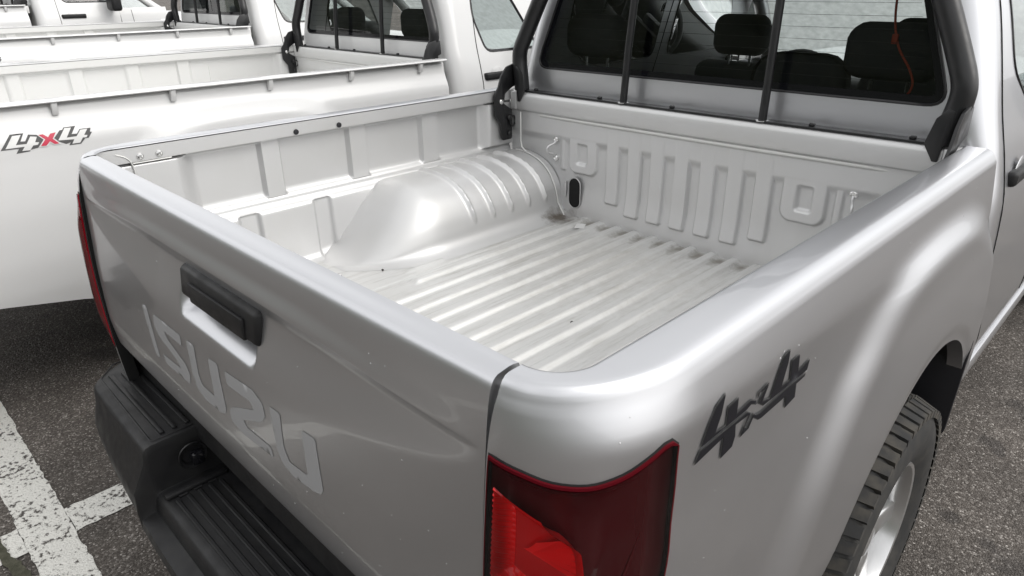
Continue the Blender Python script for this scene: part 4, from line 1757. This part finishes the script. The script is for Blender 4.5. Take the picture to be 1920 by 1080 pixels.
def groove_grime(M):
    """long thin scuffs and dried run-off along the floor ribs"""
    n, l = M.node_tree.nodes, M.node_tree.links
    b = n['Principled BSDF']
    src = b.inputs['Base Color'].links[0].from_socket
    t = n.new('ShaderNodeTexCoord')
    mp = n.new('ShaderNodeMapping')
    mp.inputs['Scale'].default_value = (70, 4.5, 1)
    l.new(t.outputs['Object'], mp.inputs['Vector'])
    nz = n.new('ShaderNodeTexNoise')
    nz.inputs['Scale'].default_value = 1
    nz.inputs['Detail'].default_value = 6
    nz.inputs['Roughness'].default_value = 0.65
    l.new(mp.outputs[0], nz.inputs['Vector'])
    mr = n.new('ShaderNodeMapRange')
    mr.inputs['From Min'].default_value = 0.50
    mr.inputs['From Max'].default_value = 0.78
    mr.inputs['To Max'].default_value = 0.55
    l.new(nz.outputs['Fac'], mr.inputs['Value'])
    mx = n.new('ShaderNodeMix')
    mx.data_type = 'RGBA'
    mx.inputs['B'].default_value = (0.34, 0.325, 0.29, 1)
    l.new(mr.outputs[0], mx.inputs['Factor'])
    l.new(src, mx.inputs['A'])
    l.new(mx.outputs['Result'], b.inputs['Base Color'])


groove_grime(BEDFLOOR)

D4 = [
    [(0.1915, 1.1882), (0.1666, 1.1826), (0.154, 1.168), (0.1386, 1.1394), (0.2476, 1.1375), (0.259, 1.1402), (0.269, 1.1354), (0.2749, 1.139), (0.2585, 1.148), (0.2523, 1.1483), (0.2218, 1.1458), (0.221, 1.169), (0.1956, 1.167), (0.1958, 1.1418), (0.1719, 1.1449)],
    [(0.269, 1.1354), (0.2749, 1.139), (0.275, 1.1499), (0.3054, 1.1523), (0.2928, 1.1456), (0.2804, 1.1473), (0.2736, 1.1325)],
    [(0.3054, 1.1523), (0.2934, 1.1302), (0.315, 1.124), (0.3325, 1.165), (0.3429, 1.1749), (0.3626, 1.1767), (0.3483, 1.1272), (0.3732, 1.1253), (0.3683, 1.1572), (0.3941, 1.1566), (0.3988, 1.1284), (0.4358, 1.1325), (0.4316, 1.1148), (0.2963, 1.1201), (0.2803, 1.1311), (0.2928, 1.1456)],
    [(0.1385, 1.1362), (0.128, 1.1205), (0.1927, 1.1247), (0.1914, 1.0948), (0.2203, 1.0976), (0.226, 1.1106), (0.2233, 1.1278), (0.2552, 1.1258), (0.2373, 1.101), (0.2613, 1.103), (0.2707, 1.1146), (0.2866, 1.1033), (0.2968, 1.1015), (0.3676, 1.1013), (0.3688, 1.0813), (0.4013, 1.0846), (0.3998, 1.1068), (0.4259, 1.1069), (0.4299, 1.112), (0.3683, 1.1153), (0.2918, 1.1132), (0.2781, 1.1163), (0.2702, 1.122), (0.2553, 1.1079), (0.2498, 1.1116), (0.2627, 1.1266), (0.2516, 1.1338), (0.1903, 1.1353), (0.1501, 1.1356)]]


def inset_poly(p, d):
    n = len(p)
    area = sum(p[i][0] * p[(i + 1) % n][1] - p[(i + 1) % n][0] * p[i][1] for i in range(n))
    sg = 1 if area > 0 else -1
    out = []
    for i in range(n):
        a, b, c = Vector(p[i - 1]), Vector(p[i]), Vector(p[(i + 1) % n])
        t1, t2 = (b - a).normalized(), (c - b).normalized()
        n1, n2 = Vector((-t1.y, t1.x)) * sg, Vector((-t2.y, t2.x)) * sg
        q = n1 + n2
        k = d / max(.45, q.length ** 2 / 2)
        out.append(tuple(b + q * k))
    return out


def side_decal(name, poly, S, parent, material, d, xs=1):
    return decal(name, poly, lambda y, z: ((S.sx(y, z) + d) * xs, y, z), material, parent, .02)


SHELL = .0012
for L in D4:
    dg = side_decal('four_by_four_emblem', L, SS, sides[1], DECAL_GREY, .0012)
    side_decal('emblem_fill', inset_poly(L, .0011), SS, dg, DECAL_BLACK, .0020)

# ------------------------------------------------------------------ the white trucks
AX_Y = 1.30
white, WS, wsides = build_truck('white_pickup', (-2.665, -.43, 0), 'white pickup with rope rail beside the silver pickup, red x in its 4x4 emblem', WHITE, BEDWHITE, 2.475, 2.53, False, True, False, False, 'white pickups parked in the row')
WD = [
    (DECAL_GREY, .0012, [(0.2138, 1.1012), (0.2559, 1.1502), (0.2974, 1.1496), (0.2799, 1.1234), (0.2941, 1.1221), (0.3096, 1.143), (0.3378, 1.1379), (0.3525, 1.1211), (0.3267, 1.0943), (0.3024, 1.091), (0.2995, 1.086), (0.2566, 1.0839), (0.2692, 1.1001)]),
    (DECAL_WHITE, .0022, [(0.2289, 1.1049), (0.2613, 1.145), (0.2879, 1.1454), (0.2629, 1.1136), (0.2956, 1.1129), (0.314, 1.1361), (0.3333, 1.1322), (0.3226, 1.1149), (0.3346, 1.113), (0.3279, 1.105), (0.3137, 1.1046), (0.3004, 1.0895), (0.276, 1.0909), (0.2872, 1.1043)]),
    (DECAL_GREY, .0012, [(0.385, 1.1198), (0.4096, 1.1436), (0.4187, 1.1441), (0.4246, 1.1515), (0.4645, 1.1522), (0.4438, 1.1256), (0.4612, 1.1249), (0.4749, 1.1396), (0.5121, 1.1389), (0.5055, 1.1258), (0.512, 1.1239), (0.4954, 1.1047), (0.4834, 1.1047), (0.4657, 1.0876), (0.4254, 1.0875), (0.4328, 1.0975), (0.4169, 1.0935), (0.3954, 1.1062)]),
    (DECAL_WHITE, .0022, [(0.3948, 1.11), (0.4273, 1.1492), (0.4485, 1.148), (0.424, 1.1156), (0.4574, 1.1161), (0.4758, 1.1367), (0.4997, 1.137), (0.4829, 1.1169), (0.4936, 1.1153), (0.4884, 1.1077), (0.4758, 1.1086), (0.4633, 1.0918), (0.4363, 1.0914), (0.4467, 1.1066)]),
    (DECAL_RED, .0040, [(0.3393, 1.1376), (0.3537, 1.1382), (0.3666, 1.1262), (0.3774, 1.1374), (0.3955, 1.1392), (0.3791, 1.1188), (0.3955, 1.0997), (0.3807, 1.0993), (0.3684, 1.1113), (0.3531, 1.0982), (0.3359, 1.0992), (0.3554, 1.1198)])]
WD = [(a, b, [(y + .185, z) for y, z in c]) for a, b, c in WD]
for m_, d, L in WD:
    side_decal('four_by_four_emblem', L, WS, wsides[1], m_, d)
xl = WD[-1][2]
side_decal('emblem_border', inset_poly(xl, -.0035), WS, wsides[1], DECAL_WHITE, .0030)

w2 = copy_tree(white)
w2.location = (-5.465, -.165, .07)
w2['label'] = 'second white pickup in the row, between two other white pickups'
w3 = copy_tree(white)
w3.location = (-8.15, -1.145, .225)
w3['label'] = 'farthest white pickup, only its cab side showing at the top left'
w4 = copy_tree(white)
w4.location = (-3.0, 12.0, 0)
w4.rotation_euler = (0, 0, math.pi)
w4['label'] = 'white pickup facing this way, seen through the silver cab windows'
w4['group'] = 'white pickups parked opposite'

# ------------------------------------------------------------------ small things
def droplets(name, parent, P, n, seed, rmin=.0006, rmax=.0013):
    """rain beads on a painted panel: P(rnd) -> (point, normal)"""
    rnd = random.Random(seed)
    V, F = [], []
    for _ in range(n):
        p, nr = P(rnd)
        p, nr = Vector(p), Vector(nr).normalized()
        r = rnd.uniform(rmin, rmax) * (1.6 if rnd.random() < .08 else 1)
        a = nr.orthogonal().normalized()
        b = nr.cross(a)
        k = len(V)
        for q in range(6):
            t = q * math.pi / 3
            V.append(p + (a * math.cos(t) + b * math.sin(t)) * r)
        for q in range(6):
            t = q * math.pi / 3
            V.append(p + (a * math.cos(t) + b * math.sin(t)) * r * .6 + nr * r * .42)
        V.append(p + nr * r * .55)
        for q in range(6):
            w = (q + 1) % 6
            F.append((k + q, k + w, k + 6 + w, k + 6 + q))
            F.append((k + 6 + q, k + 6 + w, k + 12))
    o = mk(name, V, F, WATER, parent, 180)
    o['kind'] = 'stuff'
    return o


WATER = mat('rain_bead', (0.55, 0.55, 0.56), 0.05, 0.0, coat=1.0)
tg = [c for c in silver.children if c.name.split('.')[0] == 'tailgate'][0]


def on_tg(r):
    x = r.uniform(-.7, .7)
    z = r.uniform(.78, 1.2)
    return (x, tg_y(x, z), z), (0, -1, .1)


droplets('rain_beads', tg, on_tg, 60, 3)


def on_side(r):
    u, v = r.uniform(.02, SS.UE - .1), r.uniform(.75, 1.222)
    if .0 < u < .24 and v < 1.19:
        u = r.uniform(.3, SS.UE - .1)
    y = SS.P(u, v)[1]
    if math.hypot(y - 1.06, v - .44) < .49:
        v = r.uniform(.99, 1.2)
    return SS.P(u, v), SS.normal(u, v)


droplets('rain_beads', sides[1], on_side, 60, 4)
tag(rbox('paper_label', (-.335, 1.395, .8095), (.034, .050, .0012), .0, DECAL_WHITE, None, 1, rot=Matrix.Rotation(.5, 3, 'Z')), 'small white paper label stuck on the bed floor near the headboard', 'label')


def pebble(x, y, r, label, seed):
    rnd = random.Random(seed)
    bm = bmesh.new()
    bmesh.ops.create_icosphere(bm, subdivisions=2, radius=r)
    for v in bm.verts:
        v.co *= rnd.uniform(.75, 1.15)
        v.co.z *= .7
    bmesh.ops.translate(bm, verts=bm.verts[:], vec=(x, y, .8005 + r * .55))
    o = from_bm('pebble', bm, GRIT, None, 60)
    tag(o, label, 'pebble', 'grit lying in the load bed')


GRIT = mat('dark_grit', (0.03, 0.027, 0.022), 0.9)
pebble(.137, .79, .0052, 'dark pebble lying alone on the middle of the ribbed bed floor', 1)
pebble(-.53, .66, .0040, 'small dark pebble on the flat floor beside the wheel box', 2)
pebble(-.372, 1.445, .0042, 'dark pebble at the headboard next to the grimy corner', 3)
